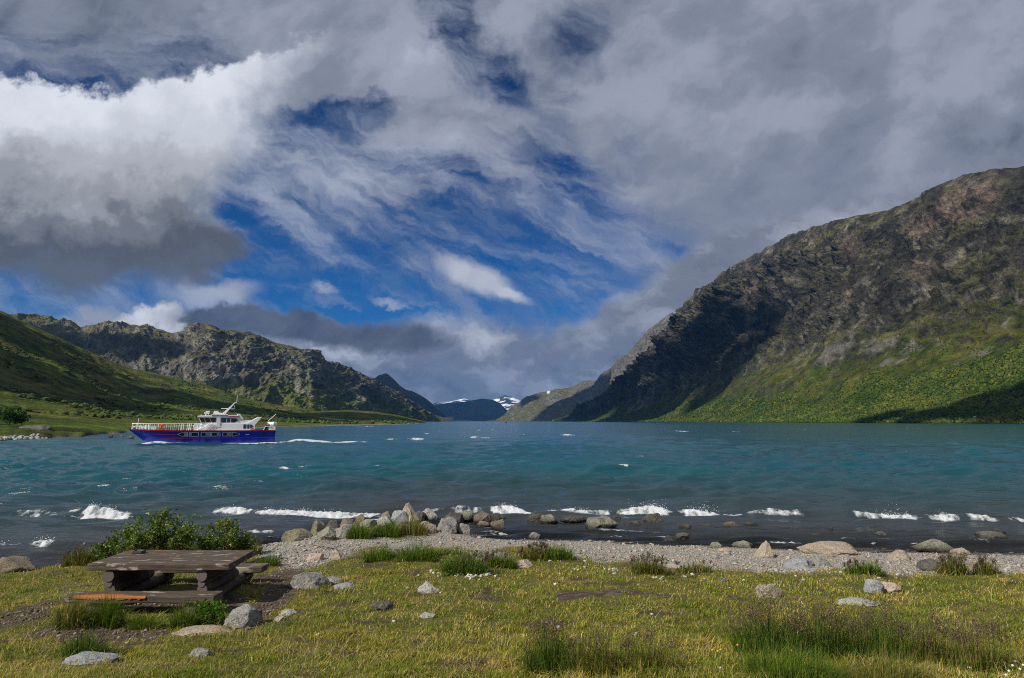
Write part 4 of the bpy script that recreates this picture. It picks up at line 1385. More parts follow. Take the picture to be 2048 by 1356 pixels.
def rock_shape(seed, sx, sy, sz, style='round', lean=0.0):
    """a boulder of size sx, sy, sz (z from 0 = where it meets the ground), broken by flat faces"""
    rs = np.random.RandomState(seed)
    v, f = ICO4
    v = v.copy()
    ncut = {'round': 12, 'block': 17, 'slab': 13, 'point': 13}[style]
    for k in range(ncut):
        n = rs.randn(3); n[2] = abs(n[2]) * 0.7 if style != 'block' else n[2]
        n /= np.linalg.norm(n)
        dd = rs.uniform(0.52, 0.82) if style == 'block' else rs.uniform(0.62, 0.90)
        over = v @ n - dd
        v = v - np.where(over > 0, over * 0.99, 0)[:, None] * n
    q = rs.uniform(-50, 50, 3)
    nn = fbm(v[:, 0] * 1.5 + q[0] + v[:, 2], v[:, 1] * 1.5 + q[1] - v[:, 2] * 0.7, 5, seed)
    nr = ridged(v[:, 0] * 1.2 + q[2] - v[:, 2] * 0.6, v[:, 1] * 1.2 + v[:, 2] * 1.3, 4, seed + 3) - 0.5
    v = v * (1 + 0.20 * nn + 0.10 * nr)[:, None]
    if style == 'point':
        k = np.clip((v[:, 2] + 0.2) / 1.2, 0, 1)
        v[:, 0] = v[:, 0] * (1 - 0.62 * k); v[:, 1] = v[:, 1] * (1 - 0.55 * k)
    lo, hi = v.min(0), v.max(0)
    v = (v - (lo + hi) / 2) / (hi - lo)
    v[:, 0] *= sx; v[:, 1] *= sy
    v[:, 0] += lean * sx * (v[:, 2] + 0.5)
    bury = 0.32
    v[:, 2] = (v[:, 2] + 0.5 - bury) / (1 - bury) * sz
    return v, f


def rock(px0, px1, pyt, pyb, kind, label, style='round', seed=None, group=None, deep=0.8, lean=0.0, cat='rock', name='rock', z=None):
    """px0..px1, pyt..pyb: the box the rock fills in the photograph"""
    seed = seed or int(px0 * 7 + pyb * 3)
    pxm = 0.5 * (px0 + px1)
    if z is None:
        g = ground_at(pxm, pyb)
        if g[2] < 0.0:                                        # stands in the lake: its foot shows at the water line
            u_, v_ = uv(pxm, pyb)
            y_ = -CAMZ / v_
            g = np.array([u_ * y_, y_, -0.02])
    else:
        u_, v_ = uv(pxm, pyb); y_ = (z - CAMZ) / v_
        g = np.array([u_ * y_, y_, z])
    sx = (px1 - px0) / FPX * g[1] * 1.0
    sy = sx * deep
    yc = g[1] + 0.40 * sy
    vt = uv(pxm, pyt)[1]
    ztop = CAMZ + vt * (g[1] + 0.55 * sy)
    sz = max(0.04, ztop - g[2])
    v, f = rock_shape(seed, sx, sy, sz, style, lean)
    o = link(name, np_mesh(name, v, f), rock_mat(kind), None, False)
    o.location = (uv(pxm, pyb)[0] * g[1] * (yc / g[1]) ** 1.0, yc, g[2] - 0.01)
    return tag(o, label, cat, group)


PT = 'boulders heaped on the small point'
rock(563, 625, 1055, 1082, 'lichen', 'dark mossy low boulder at the left end of the point', deep=0.7, group=PT)
rock(619, 652, 1037, 1069, 'lichen', 'yellow-lichened rounded boulder standing near the left end of the point', group=PT)
rock(631, 673, 1052, 1081, 'green', 'greenish wedge-shaped boulder in front of the yellow-lichened one', 'block', group=PT)
rock(668, 706, 1046, 1073, 'grey', 'tilted grey slab boulder beside the greenish wedge', 'slab', group=PT, lean=0.2)
rock(650, 680, 1038, 1058, 'dark', 'dark small boulder tucked behind the greenish wedge', group=PT)
rock(680, 708, 1036, 1054, 'brown', 'small brown boulder behind the tilted grey slab', group=PT)
rock(705, 737, 1026, 1051, 'brown', 'brown dome-topped boulder left of the grey pair', group=PT)
rock(717, 752, 1036, 1056, 'green', 'grey-green boulder behind the turf of the point', group=PT)
rock(757, 787, 1021, 1043, 'lichen', 'dark olive boulder at the back, left of the tall pointed one', group=PT)
rock(752, 787, 1031, 1052, 'pale', 'pale speckled boulder in front of the dark olive one', group=PT)
rock(783, 820, 1019, 1049, 'blue', 'bluish-white blocky boulder leaning against the tall pointed one', 'block', group=PT)
rock(800, 841, 1004, 1048, 'tan', 'tall pointed tan boulder with orange lichen', 'point', group=PT, deep=0.85, lean=-0.12)
rock(828, 851, 1020, 1043, 'dark', 'dark boulder half hidden behind the tall pointed one', group=PT)
rock(845, 878, 1015, 1042, 'pale', 'pale boulder with a white face on the right of the tall pointed one', 'block', group=PT)
rock(834, 874, 1040, 1065, 'tan', 'low tan pinkish boulder in front of the white-faced one', 'slab', group=PT)
rock(872, 915, 1033, 1066, 'grey', 'large round grey speckled boulder at the right of the turf', group=PT)
rock(880, 928, 1024, 1046, 'wet', 'wet black boulder behind the large round grey one', group=PT)
rock(910, 942, 1044, 1069, 'grey', 'rounded light grey boulder at the edge of the beach', 'block', group=PT)
rock(918, 950, 1019, 1040, 'wetpale', 'greenish half-drowned boulder behind the beach-edge one', group=PT)
rock(947, 983, 1021, 1047, 'brown', 'brown egg-shaped boulder standing in the shallows', group=PT)
rock(951, 983, 1041, 1054, 'tan', 'low tan stone at the foot of the brown egg-shaped boulder', 'slab', group=PT)
rock(981, 1009, 1037, 1061, 'brown', 'brown squarish boulder in the shallows', 'block', group=PT)
rock(981, 1011, 1025, 1038, 'wet', 'black wet boulder behind the brown squarish one', group=PT)
SH = 'rocks washed by the waves'
rock(1054, 1097, 1024, 1042, 'wet', 'dark wet rock under the breaking crest', group=SH)
rock(1079, 1116, 1027, 1046, 'wetpale', 'pale green wet rock in front of the dark wet one', group=SH)
rock(1120, 1172, 1029, 1043, 'wet', 'long low brown wet rock left of the large pale wet one', 'slab', group=SH)
rock(1172, 1234, 1030, 1058, 'wetpale', 'large pale olive wet rock with a dark top', 'block', group=SH)
rock(1222, 1243, 1030, 1042, 'wet', 'small dark wet rock touching the large pale olive one', group=SH)
rock(1281, 1324, 1025, 1048, 'wet', 'round black wet rock with spray behind it', group=SH)
rock(1247, 1281, 1040, 1050, 'wetpale', 'flat olive rock awash left of the round black one', 'slab', group=SH)
rock(1351, 1386, 1047, 1058, 'brown', 'low brown rock awash right of the round black one', 'slab', group=SH)
rock(1390, 1426, 1046, 1055, 'wetpale', 'flat weedy rock awash next to the low brown one', 'slab', group=SH)
rock(1438, 1479, 1042, 1057, 'brown', 'long brown rock just above the water', 'slab', group=SH)
rock(1488, 1518, 1043, 1053, 'lichen', 'yellowish small rock just above the water', 'slab', group=SH)
rock(1574, 1616, 1054, 1062, 'wetpale', 'thin flat rock barely breaking the surface', 'slab', group=SH)
rock(1604, 1639, 1065, 1073, 'wetpale', 'flat rock awash below the thin flat one', 'slab', group=SH)
rock(1652, 1668, 1053, 1062, 'brown', 'tiny brown rock poking out of the shallows', group=SH)
rock(1692, 1732, 1061, 1071, 'wetpale', 'low yellowish rock left of the dark pair', 'slab', group=SH)
rock(1731, 1755, 1056, 1067, 'wet', 'dark small rock behind the yellowish knob', group=SH)
rock(1747, 1778, 1061, 1074, 'wetpale', 'yellowish knobbly rock in front of the dark small one', group=SH)
rock(1980, 2012, 1055, 1068, 'wet', 'dark brown rock behind the foam-edged one', group=SH)
rock(1957, 2014, 1061, 1079, 'wetpale', 'broad pale rock edged with foam at the far right', 'slab', group=SH)
BE = 'rocks along the gravel beach'
rock(1057, 1081, 1063, 1079, 'grey', 'small grey rock at the water line of the beach', group=BE)
rock(1328, 1356, 1069, 1084, 'wet', 'dark brown rounded rock at the water line', group=BE)
rock(1347, 1381, 1064, 1077, 'wetpale', 'pale green flat rock behind the dark rounded one', 'slab', group=BE)
rock(1418, 1444, 1082, 1097, 'green', 'small grey-green rock at the water line', group=BE)
rock(1465, 1508, 1079, 1096, 'green', 'greenish humped rock left of the upright tan one', group=BE)
rock(1507, 1546, 1079, 1115, 'tan', 'upright pointed tan rock on the gravel', 'point', group=BE, lean=0.15)
rock(1434, 1461, 1094, 1103, 'pink', 'flat pinkish stone on the gravel', 'slab', group=BE)
rock(1602, 1720, 1081, 1110, 'tan', 'broad domed tan rock bedded in the beach', deep=0.6, group=BE)
rock(1568, 1630, 1112, 1139, 'blue', 'low blue-grey slab bedded in the gravel', 'slab', group=BE)
rock(1624, 1660, 1111, 1133, 'grey', 'grey rock leaning on the blue-grey slab', group=BE)
rock(1829, 1901, 1075, 1105, 'green', 'large pale angular rock at the right end of the beach', 'block', group=BE)
rock(1902, 1937, 1093, 1110, 'pink', 'pink small rock right of the large angular one', group=BE)
rock(1775, 1821, 1098, 1121, 'tan', 'tan flat-topped rock on the gravel', 'block', group=BE)
rock(1835, 1891, 1115, 1143, 'dark', 'dark grey boulder where turf meets gravel', group=BE)
rock(1938, 1968, 1125, 1141, 'tan', 'small tan stone between two grass tufts', group=BE)
rock(1328, 1398, 1126, 1137, 'pale', 'flat pale slab at the upper edge of the beach', 'slab', group=BE)
rock(659, 697, 1095, 1120, 'tan', 'tan split rock standing on the gravel', 'point', group=BE, lean=-0.1)
rock(611, 647, 1105, 1123, 'pink', 'white and pink stone on the gravel', 'block', group=BE)
rock(772, 858, 1078, 1103, 'grey', 'broad flat grey slab in the middle of the beach', 'slab', deep=0.6, group=BE)
rock(940, 1000, 1098, 1121, 'green', 'grey-green slab half sunk in the turf', 'block', group=BE)
rock(985, 1026, 1101, 1119, 'grey', 'grey slab touching the grey-green one', 'block', group=BE)
GR = 'rocks lying on the turf'
rock(1028, 1066, 1117, 1136, 'pink', 'orange-streaked pink rock on the turf', group=GR)
rock(580, 660, 1139, 1177, 'grey', 'large grey wedge-shaped boulder beside the table', 'slab', group=GR, deep=0.6, lean=-0.12)
rock(640, 688, 1150, 1170, 'grey', 'low tail slab of the large grey boulder', 'slab', group=GR)
rock(664, 717, 1163, 1178, 'blue', 'low bluish rock nearly buried in the turf', 'slab', group=GR)
rock(840, 886, 1160, 1186, 'pale', 'white-grey rock with a pointed left top', 'point', group=GR, deep=0.7, lean=-0.25)
rock(738, 787, 1196, 1222, 'dark', 'dark angular rock in the middle of the turf', 'block', group=GR)
rock(836, 872, 1223, 1237, 'pale', 'flat pale stone below the dark angular rock', 'slab', group=GR)
rock(446, 516, 1207, 1256, 'grey', 'big round grey boulder at the right end of the bench', group=GR, deep=0.8)
rock(500, 524, 1216, 1246, 'dark', 'small dark rock behind the big round boulder', group=GR)
rock(349, 465, 1247, 1271, 'tan', 'flat sandy slab in front of the big round boulder', 'slab', deep=0.55, group=GR)
rock(556, 594, 1218, 1231, 'pale', 'thin pale slab lying on the trodden soil', 'slab', group=GR)
rock(549, 574, 1228, 1243, 'tan', 'small sandy slab next to the thin pale one', 'slab', group=GR)
rock(128, 232, 1302, 1328, 'blue', 'long low grey slab in the bottom left corner', 'slab', deep=0.5, group=GR)
rock(380, 424, 1293, 1312, 'grey', 'small flat stone sunk in the turf below the sandy slab', 'slab', group=GR)
rock(1516, 1567, 1164, 1196, 'tan', 'squarish spotted boulder behind the big seeding tussock', 'block', group=GR)
rock(1729, 1766, 1155, 1186, 'blue', 'blue-grey stone leaning on the pink one', group=GR)
rock(1759, 1806, 1160, 1187, 'pink', 'pinkish angular stone beside the blue-grey one', 'block', group=GR)
rock(1676, 1756, 1194, 1211, 'pale', 'thin flat slab right of the spotted boulder', 'slab', deep=0.5, group=GR)
rock(1432, 1459, 1154, 1164, 'dark', 'small dark flat stone left of the spotted boulder', 'slab', group=GR)
rock(0 - 20, 74, 1110, 1145, 'brown', 'brown rock with a dark end in the water at the far left', 'block', group=SH, deep=0.6)


# ------------------------------------------------------------------ loose stones
def scatter_stones(name, pts, size, cols, mat, label, cat, seed, flat=0.6):
    rs = np.random.RandomState(seed)
    bv, bf = ICO1
    n = len(pts)
    if True:
        j = 1 + 0.28 * (rs.rand(n, len(bv)) * 2 - 1)
    v = bv[None] * j[..., None] * size[:, None, None]
    v = v * np.stack([rs.uniform(0.8, 1.35, n), rs.uniform(0.7, 1.1, n), rs.uniform(0.4, 0.8, n) * flat / 0.6], -1)[:, None, :]
    a = rs.rand(n) * 6.28
    ca, sa = np.cos(a)[:, None], np.sin(a)[:, None]
    v = np.stack([v[..., 0] * ca - v[..., 1] * sa, v[..., 0] * sa + v[..., 1] * ca, v[..., 2]], -1) + pts[:, None, :]
    f = bf[None] + (np.arange(n) * len(bv))[:, None, None]
    me = np_mesh(name, v.reshape(-1, 3), f.reshape(-1, 3), np.repeat(cols, len(bv), 0))
    return tag(link(name, me, mat, None, True), label, cat, None, 'stuff')


def screen_scatter(n, px0, px1, py0, py1, seed):
    """random places on the ground between two pixel rows, spread evenly over the picture"""
    rs = np.random.RandomState(seed)
    px = rs.uniform(px0, px1, n); py = rs.uniform(py0, py1, n)
    yy = np.full(n, 14.0)
    cp, sp = math.cos(PITCH), math.sin(PITCH)
    xc = (px - 1024) / FPX; yc = (678 - py) / FPX
    dx, dy, dz = xc, cp - yc * sp, sp + yc * cp
    for _ in range(14):
        z = ground_z(dx / dy * yy, yy)
        yy = 0.5 * yy + 0.5 * np.clip((z - CAMZ) / np.minimum(dz / dy, -0.02), 2, 60)
    x = dx / dy * yy
    return np.stack([x, yy, ground_z(x, yy)], -1), rs


STONE_MAT = attr_mat('loose stones', 0.85, (0.8, 1.2), 20, 60, 0.3, 0.01, 4, 0.25)
p, rs_ = screen_scatter(60000, -300, 2350, 1060, 1152, 21)
bch, bar, spt, q1, q2, qx, qy = soilness(p[:, 0], p[:, 1], p[:, 2])
s_ = shore_y(p[:, 0]) - p[:, 1]
ok = (rs_.rand(len(p)) < bch) & (s_ > -0.9)
p, s_ = p[ok], s_[ok]
rs_ = np.random.RandomState(5)
size = 0.011 + 0.020 * rs_.rand(len(p)) ** 3 + 0.05 * (rs_.rand(len(p)) < 0.035) * rs_.rand(len(p))
br = rs_.rand(len(p), 1)
cols = np.array((0.19, 0.175, 0.15)) + br * np.array((0.23, 0.22, 0.20)) + rs_.randn(len(p), 3) * 0.012
warm = rs_.rand(len(p)) < 0.12
cols[warm] *= np.array((1.1, 0.88, 0.74))
dk = rs_.rand(len(p)) < 0.14
cols[dk] *= 0.45
wetp = 1 - sstep(s_ + 0.35 * fbm(p[:, 0] * 0.9, p[:, 1] * 0.9, 4, 311), 0.25, 0.95)
cols = cols * (1 - 0.72 * wetp)[:, None]
p[:, 2] += size * 0.25
scatter_stones('gravel', p, size, cols, STONE_MAT, 'pale gravel of the beach, dark where the waves wet it', 'gravel', 22)

p, rs_ = screen_scatter(15000, -300, 700, 1130, 1300, 23)
bch, bar, spt, q1, q2, qx, qy = soilness(p[:, 0], p[:, 1], p[:, 2])
ok = (rs_.rand(len(p)) < bar * 0.9 * np.clip(0.5 + q1 + 0.6 * q2, 0, 1))
p = p[ok]
rs_ = np.random.RandomState(6)
size = 0.009 + 0.026 * rs_.rand(len(p)) ** 3
cols = (np.array((0.09, 0.072, 0.056)) + rs_.rand(len(p), 1) ** 1.5 * np.array((0.22, 0.185, 0.15)))
p[:, 2] += size * 0.3
scatter_stones('gravel', p, size, cols, STONE_MAT, 'brownish stones trodden into the soil around the table', 'gravel', 24)

rs_ = np.random.RandomState(8)
pp = []
for cx, cy, w, h, n in ((900, 1149, 40, 5, 26), (940, 1152, 28, 6, 34), (975, 1150, 22, 7, 20), (1225, 1140, 16, 6, 12), (1320, 1156, 10, 4, 4), (1160, 1138, 10, 4, 4), (1370, 1155, 8, 3, 3), (805, 1127, 10, 4, 4), (1110, 1122, 30, 4, 6), (1500, 1160, 400, 20, 22), (800, 1180, 200, 20, 10), (1240, 1250, 500, 60, 10)):
    for k in range(n):
        pp.append(ground_at(cx + rs_.randn() * w * 0.5, cy + rs_.randn() * h * 0.5))
p = np.array(pp)
size = 0.018 + 0.035 * rs_.rand(len(p)) ** 2
cols = np.array((0.5, 0.48, 0.44)) * (0.7 + 0.5 * rs_.rand(len(p), 1))
p[:, 2] += size * 0.35
scatter_stones('pebbles', p, size, cols, STONE_MAT, 'whitish pebbles strewn over the turf', 'pebbles', 25)


# ------------------------------------------------------------------ picnic table of heavy planks on logs
def wood_mat(name, dark, light, worn, bare, bare_amt, axis='x', scale=1.0):
    m, nt, b = new_mat(name)
    L = nt.links
    st = (1.2, 14, 14) if axis == 'x' else (14, 1.2, 14)
    g = noise_node(nt, 2.2 * scale, 7, 0.65, stretch=st)
    p = noise_node(nt, 3.2 * scale, 8, 0.62, stretch=(0.9, 2.2, 2.2))
    q = noise_node(nt, 1.5 * scale, 6, 0.6, stretch=(0.8, 3.0, 2.0))
    c = mix_rgb(nt, map_range(nt, g.outputs[0], 0.32, 0.68, 0, 1), dark, light)
    c = mix_rgb(nt, map_range(nt, p.outputs[0], 0.57, 0.63, 0, 0.85), c, worn)
    if bare_amt:
        c = mix_rgb(nt, map_range(nt, q.outputs[0], 0.72 - bare_amt, 0.76 - bare_amt, 0, 0.9), c, bare)
    L.new(c, b.inputs['Base Color'])
    b.inputs['Roughness'].default_value = 0.8
    b.inputs['Specular IOR Level'].default_value = 0.25
    bp = nt.nodes.new('ShaderNodeBump'); bp.inputs['Strength'].default_value = 0.7; bp.inputs['Distance'].default_value = 0.012
    h = nt.nodes.new('ShaderNodeMath'); h.operation = 'SUBTRACT'
    L.new(g.outputs[0], h.inputs[0]); L.new(p.outputs[0], h.inputs[1])
    L.new(h.outputs[0], bp.inputs['Height']); L.new(bp.outputs[0], b.inputs['Normal'])
    return m


PLANK = wood_mat('stained plank', (0.040, 0.030, 0.023), (0.122, 0.092, 0.068), (0.37, 0.34, 0.28), (0.34, 0.15, 0.05), 0.06)
BENCHW = wood_mat('stained bench plank', (0.045, 0.034, 0.026), (0.125, 0.095, 0.070), (0.33, 0.30, 0.25), (0.34, 0.14, 0.04), 0.0)
ORANGE = wood_mat('bare orange wood', (0.25, 0.085, 0.018), (0.42, 0.16, 0.04), (0.33, 0.14, 0.05), (0.3, 0.1, 0.04), 0.0)
LOGW = wood_mat('dark log', (0.040, 0.030, 0.026), (0.085, 0.062, 0.052), (0.15, 0.12, 0.105), (0.1, 0.05, 0.03), 0.0, 'y')


def end_grain():
    m, nt, b = new_mat('log end')
    w = nt.nodes.new('ShaderNodeTexWave'); w.wave_type = 'RINGS'; w.rings_direction = 'Y'
    tc = nt.nodes.new('ShaderNodeTexCoord')
    nt.links.new(tc.outputs['Object'], w.inputs['Vector'])
    w.inputs['Scale'].default_value = 14; w.inputs['Distortion'].default_value = 3.0; w.inputs['Detail'].default_value = 3
    c = mix_rgb(nt, w.outputs[0], (0.085, 0.066, 0.058), (0.17, 0.135, 0.118))
    nt.links.new(c, b.inputs['Base Color']); b.inputs['Roughness'].default_value = 0.9
    return m


END = end_grain()


def rough_plank(bm, x0, x1, y0, y1, z0, z1, seed, nx=36, round_left=0.06, round_edge=0.012):
    """a plank with slightly waney edges and softened arrises"""
    rs = np.random.RandomState(seed)
    q = rs.uniform(0, 50)
    prof = []
    r = round_edge
    for (a, c_) in ((0, 0), (1, 0), (1, 1), (0, 1)):
        ys, zs = (y0, y1)[a], (z0, z1)[c_]
        sy = 1 if a == 0 else -1; sz = 1 if c_ == 0 else -1
        two = [(ys, zs + sz * r), (ys + sy * r, zs)]
        if (a, c_) in ((1, 0), (0, 1)):
            two.reverse()
        prof += two
    cy, cz = (y0 + y1) / 2, (z0 + z1) / 2
    rings = []
    for k in range(nx + 1):
        t = k / nx
        x = x0 + (x1 - x0) * t
        end = min(1.0, (0.25 + (x - x0) / max(round_left, 1e-4)) if round_left else 1.0)
        end = max(0.0, min(1.0, end)) ** 0.5
        ring = []
        for (yy, zz) in prof:
            w1 = 0.010 * float(perlin(x * 1.7 + q, yy * 9 + zz * 7, seed)) + 0.004 * float(perlin(x * 7 + q, yy * 30 + zz * 20, seed + 1))
            ring.append(bm.verts.new((x, cy + (yy - cy) * (1 - (1 - end) * 0.5) + w1, cz + (zz - cz) * (1 - (1 - end) * 0.45) + 0.5 * w1)))
        rings.append(ring)
    n = len(prof)
    for u, v in zip(rings, rings[1:]):
        for k in range(n):
            bm.faces.new((u[k], u[(k + 1) % n], v[(k + 1) % n], v[k]))
    bm.faces.new(list(reversed(rings[0]))); bm.faces.new(rings[-1])
    bmesh.ops.recalc_face_normals(bm, faces=bm.faces[:])


def log(parent, x, y0, y1, z, r, seed, name='support_log'):
    rs = np.random.RandomState(seed)
    pts, rad = [], []
    for k in range(9):
        t = k / 8
        pts.append((x + rs.uniform(-.012, .012), y0 + (y1 - y0) * t, z + rs.uniform(-.006, .006))); rad.append(r * rs.uniform(0.95, 1.05))
    bm = bmesh.new()
    add_tube(bm, pts, rad, 20, True)
    bmesh.ops.recalc_face_normals(bm, faces=bm.faces[:])
    me = bpy.data.meshes.new(name)
    for f in bm.faces:
        if len(f.verts) > 4:
            f.material_index = 1
    c0 = Vector((x, y0, z))
    for v in bm.verts:
        v.co -= c0
    bm.to_mesh(me); bm.free()
    o = link(name, me, LOGW, parent)
    me.materials.append(END)
    o.location = c0
    for p in me.polygons:
        p.use_smooth = len(p.vertices) <= 4
    return o


TX0, TX1 = -6.99, -4.64
table = empty('picnic_table', (0, 0, 0))
tag(table, 'weathered dark wooden picnic table with benches on stacked logs', 'picnic table')
bm = bmesh.new()
for k, (a, c_) in enumerate(((11.30, 11.695), (11.707, 12.10), (12.112, 12.51))):
    rough_plank(bm, TX0 + 0.02 * (k % 2), TX1 - 0.015 * k, a, c_, 1.170, 1.276, 31 + k, 40, 0.10)
bm_obj('tabletop', bm, PLANK, table)
bm = bmesh.new()
rough_plank(bm, TX0 - 0.10, TX1 - 0.04, 10.88, 11.245, 0.762, 0.869, 41, 40, 0.14)
nb = bm_obj('bench_seat', bm, BENCHW, table)
nb['label'] = 'near bench plank with a splintered orange edge'
# splintered edge: a ragged strip of raw wood along the near top edge
rs = np.random.RandomState(3)
bm = bmesh.new()
xs = np.linspace(TX0 + 0.10, TX0 + 1.25, 46)
ring = []
for k, x in enumerate(xs):
    t = k / 45
    up = 0.02 + 0.11 * math.sin(math.pi * min(1, t * 1.25)) ** 0.6 * (0.6 + 0.6 * rs.rand()) * (1 if t < 0.75 else 0.35)
    dn = 0.012 + 0.028 * (0.1 + 1.3 * rs.rand()) * math.sin(math.pi * t) ** 0.4
    wv = 0.010 * float(perlin(x * 1.7, 3.0, 5))
    ring.append([bm.verts.new((x, 10.875 + up + wv, 0.877)), bm.verts.new((x, 10.886 + wv, 0.874)), bm.verts.new((x, 10.867 + wv, 0.855)), bm.verts.new((x, 10.866 + wv, 0.857 - dn))])
for u, v in zip(ring, ring[1:]):
    for k in range(3):
        bm.faces.new((u[k], u[k + 1], v[k + 1], v[k]))
bmesh.ops.recalc_face_normals(bm, faces=bm.faces[:])
bm_obj('splintered_edge', bm, ORANGE, nb, False)
bm = bmesh.new()
rough_plank(bm, TX0 + 0.02, TX1 - 0.07, 12.98, 13.36, 0.762, 0.869, 43, 40, 0.12)
bm_obj('bench_seat', bm, BENCHW, table)
for x, s in ((-6.61, 1), (-5.08, 2)):
    log(table, x, 10.93, 13.32, 0.668, 0.098, 50 + s)
    log(table, x + 0.01, 11.36, 12.60, 0.850, 0.086, 60 + s)
    log(table, x, 11.33, 12.62, 1.078, 0.089, 70 + s)
    log(table, x - 0.01, 11.35, 12.58, 0.955, 0.060, 80 + s)
bm = bmesh.new()
add_box(bm, -0.085, 0.085, -0.075, 0.075, 0.0, 0.045, 0.008)
bmesh.ops.inset_region(bm, faces=[f for f in bm.faces if f.normal.z > 0.9 or f.calc_center_median().z > 0.044], thickness=0.012, depth=-0.018)
dish = bm_obj('ash_tray', bm, plain_mat('dark tray', (0.05, 0.05, 0.055), 0.6))
u_, v_ = uv(278, 1106)
y_ = (1.280 - CAMZ) / v_
dish.location = (u_ * y_, y_, 1.280)
tag(dish, 'small dark square tray on top of the wooden table', 'tray')

# scrap of white paper in the grass
g = ground_at(1136, 1331)
bm = bmesh.new()
bmesh.ops.create_icosphere(bm, subdivisions=2, radius=0.03)
rs = np.random.RandomState(4)
for v in bm.verts:
    v.co = Vector((v.co.x * 0.9, v.co.y * 0.8, v.co.z * 1.2)) * rs.uniform(0.6, 1.25)
pp_ = bm_obj('paper_scrap', bm, plain_mat('white paper', (0.8, 0.8, 0.8), 0.9))
pp_.location = (g[0], g[1], g[2] + 0.06)
tag(pp_, 'crumpled scrap of white paper lying in the grass', 'litter')


# ------------------------------------------------------------------ ferry
WHITE = plain_mat('white ship paint', (0.84, 0.84, 0.82), 0.35, 0.5, 0.04, 0.6)
BLUE = plain_mat('blue hull paint', (0.006, 0.026, 0.40), 0.28, 0.5, 0.15, 0.25)
RED = plain_mat('red ship paint', (0.48, 0.010, 0.016), 0.35, 0.5, 0.08, 0.6)
ORNG = plain_mat('orange ring', (0.72, 0.13, 0.03), 0.5, 0.4)
GLASS = plain_mat('dark glass', (0.012, 0.016, 0.02), 0.06, 0.6)
BGLASS = plain_mat('blue glass', (0.012, 0.055, 0.12), 0.05, 0.7)
GREYP = plain_mat('grey deck paint', (0.30, 0.31, 0.31), 0.6)
DARKP = plain_mat('black fittings', (0.02, 0.02, 0.02), 0.5)
CURTAIN = plain_mat('pale curtain', (0.30, 0.33, 0.31), 0.8)

BS = FPX / (wy * math.cos(PITCH) + (0 - CAMZ) * math.sin(PITCH))          # photograph pixels per metre on the near side




def bx(px): return 1.027 * (px - 408) / BS * math.cos(YAW) * (1 - 0.42 * (px - 408) / BS / 118.0)
def bz(py): return (889 - py) / BS


ferry = empty('passenger_ferry', (uv(408, 889)[0] * wy + 0.3 - HB * math.sin(YAW), wy + HB * math.cos(YAW), 0.0))
ferry.rotation_euler = (0, 0, YAW)
tag(ferry, 'blue and white passenger ferry with red stripes heading left', 'ferry')


def hull_half(s, k):
    """half beam at share s of the length from the stem, k = 0 keel .. 1 deck"""
    full = math.sin(min(1.0, s / 0.46) * math.pi / 2) ** 0.75
    return HB * (0.02 + 0.98 * full) * (0.60 + 0.40 * k ** 0.6) * (1 - 0.06 * max(0, (s - 0.8) / 0.2))


def sheer(x):
    """deck edge height along the hull"""
    return float(np.interp(x, (bx(264), bx(350), bx(450), bx(552)), (bz(858.5), bz(861), bz(861.5), bz(861.5))))


NS, NK = 56, 12
xst = bx(552.5)


def hull_pt(i, k):
    s = i / NS
    kk = k / NK
    xb0 = bx(264)
    zd = sheer(xb0 + s * (xst - xb0))
    z = -0.7 + (zd + 0.7) * kk
    xbow = xb0 + (1 - kk) * (zd + 0.7) * (bx(299) - xb0) / bz(860)
    x = xbow + s * (xst - 0.12 * (1 - kk) - xbow)
    return x, hull_half(s, kk), z


bm = bmesh.new()
gr = {}
for sd in (-1, 1):
    for i in range(NS + 1):
        for k in range(NK + 1):
            x, h, z = hull_pt(i, k)
            gr[sd, i, k] = bm.verts.new((x, sd * h, z))
for sd in (-1, 1):
    for i in range(NS):
        for k in range(NK):
            bm.faces.new((gr[sd, i, k], gr[sd, i + 1, k], gr[sd, i + 1, k + 1], gr[sd, i, k + 1]))
for k in range(NK):
    bm.faces.new((gr[-1, NS, k], gr[1, NS, k], gr[1, NS, k + 1], gr[-1, NS, k + 1]))
    bm.faces.new((gr[-1, 0, k], gr[1, 0, k], gr[1, 0, k + 1], gr[-1, 0, k + 1]))
bmesh.ops.recalc_face_normals(bm, faces=bm.faces[:])
hull = bm_obj('hull', bm, BLUE, ferry, True)


def side_y(x, z):
    """near-side hull surface (y < 0) at a point"""
    xb0 = bx(264)
    zd = sheer(x)
    kk = min(1.0, max(0.0, (z + 0.7) / (zd + 0.7)))
    xbow = xb0 + (1 - kk) * (zd + 0.7) * (bx(299) - xb0) / bz(860)
    s = max(0.0, min(1.0, (x - xbow) / (xst - xbow)))
    return hull_half(s, kk)


def hull_band(name, x0, x1, zlo, zhi, mat, proud=0.012, n=60, parent=None, taper=0.0):
    """a painted or raised band following one side of the hull, then the other"""
    for sd in (-1, 1):
        bm = bmesh.new()
        prev = None
        for q in range(n + 1):
            t = q / n
            x = x0 + (x1 - x0) * t
            a, b = (f(x) if callable(f) else f for f in (zlo, zhi))
            if taper and t < taper:
                m_ = (a + b) / 2; e = t / taper
                a, b = m_ + (a - m_) * e, m_ + (b - m_) * e
            ring = [bm.verts.new((x, sd * (side_y(x, a) - 0.02), a)), bm.verts.new((x, sd * (side_y(x, a) + proud), a)), bm.verts.new((x, sd * (side_y(x, b) + proud), b)), bm.verts.new((x, sd * (side_y(x, b) - 0.02), b))]
            if prev:
                for k in range(3):
                    bm.faces.new((prev[k], prev[k + 1], ring[k + 1], ring[k]))
            prev = ring
        bmesh.ops.recalc_face_normals(bm, faces=bm.faces[:])
        bm_obj(name, bm, mat, parent or ferry)


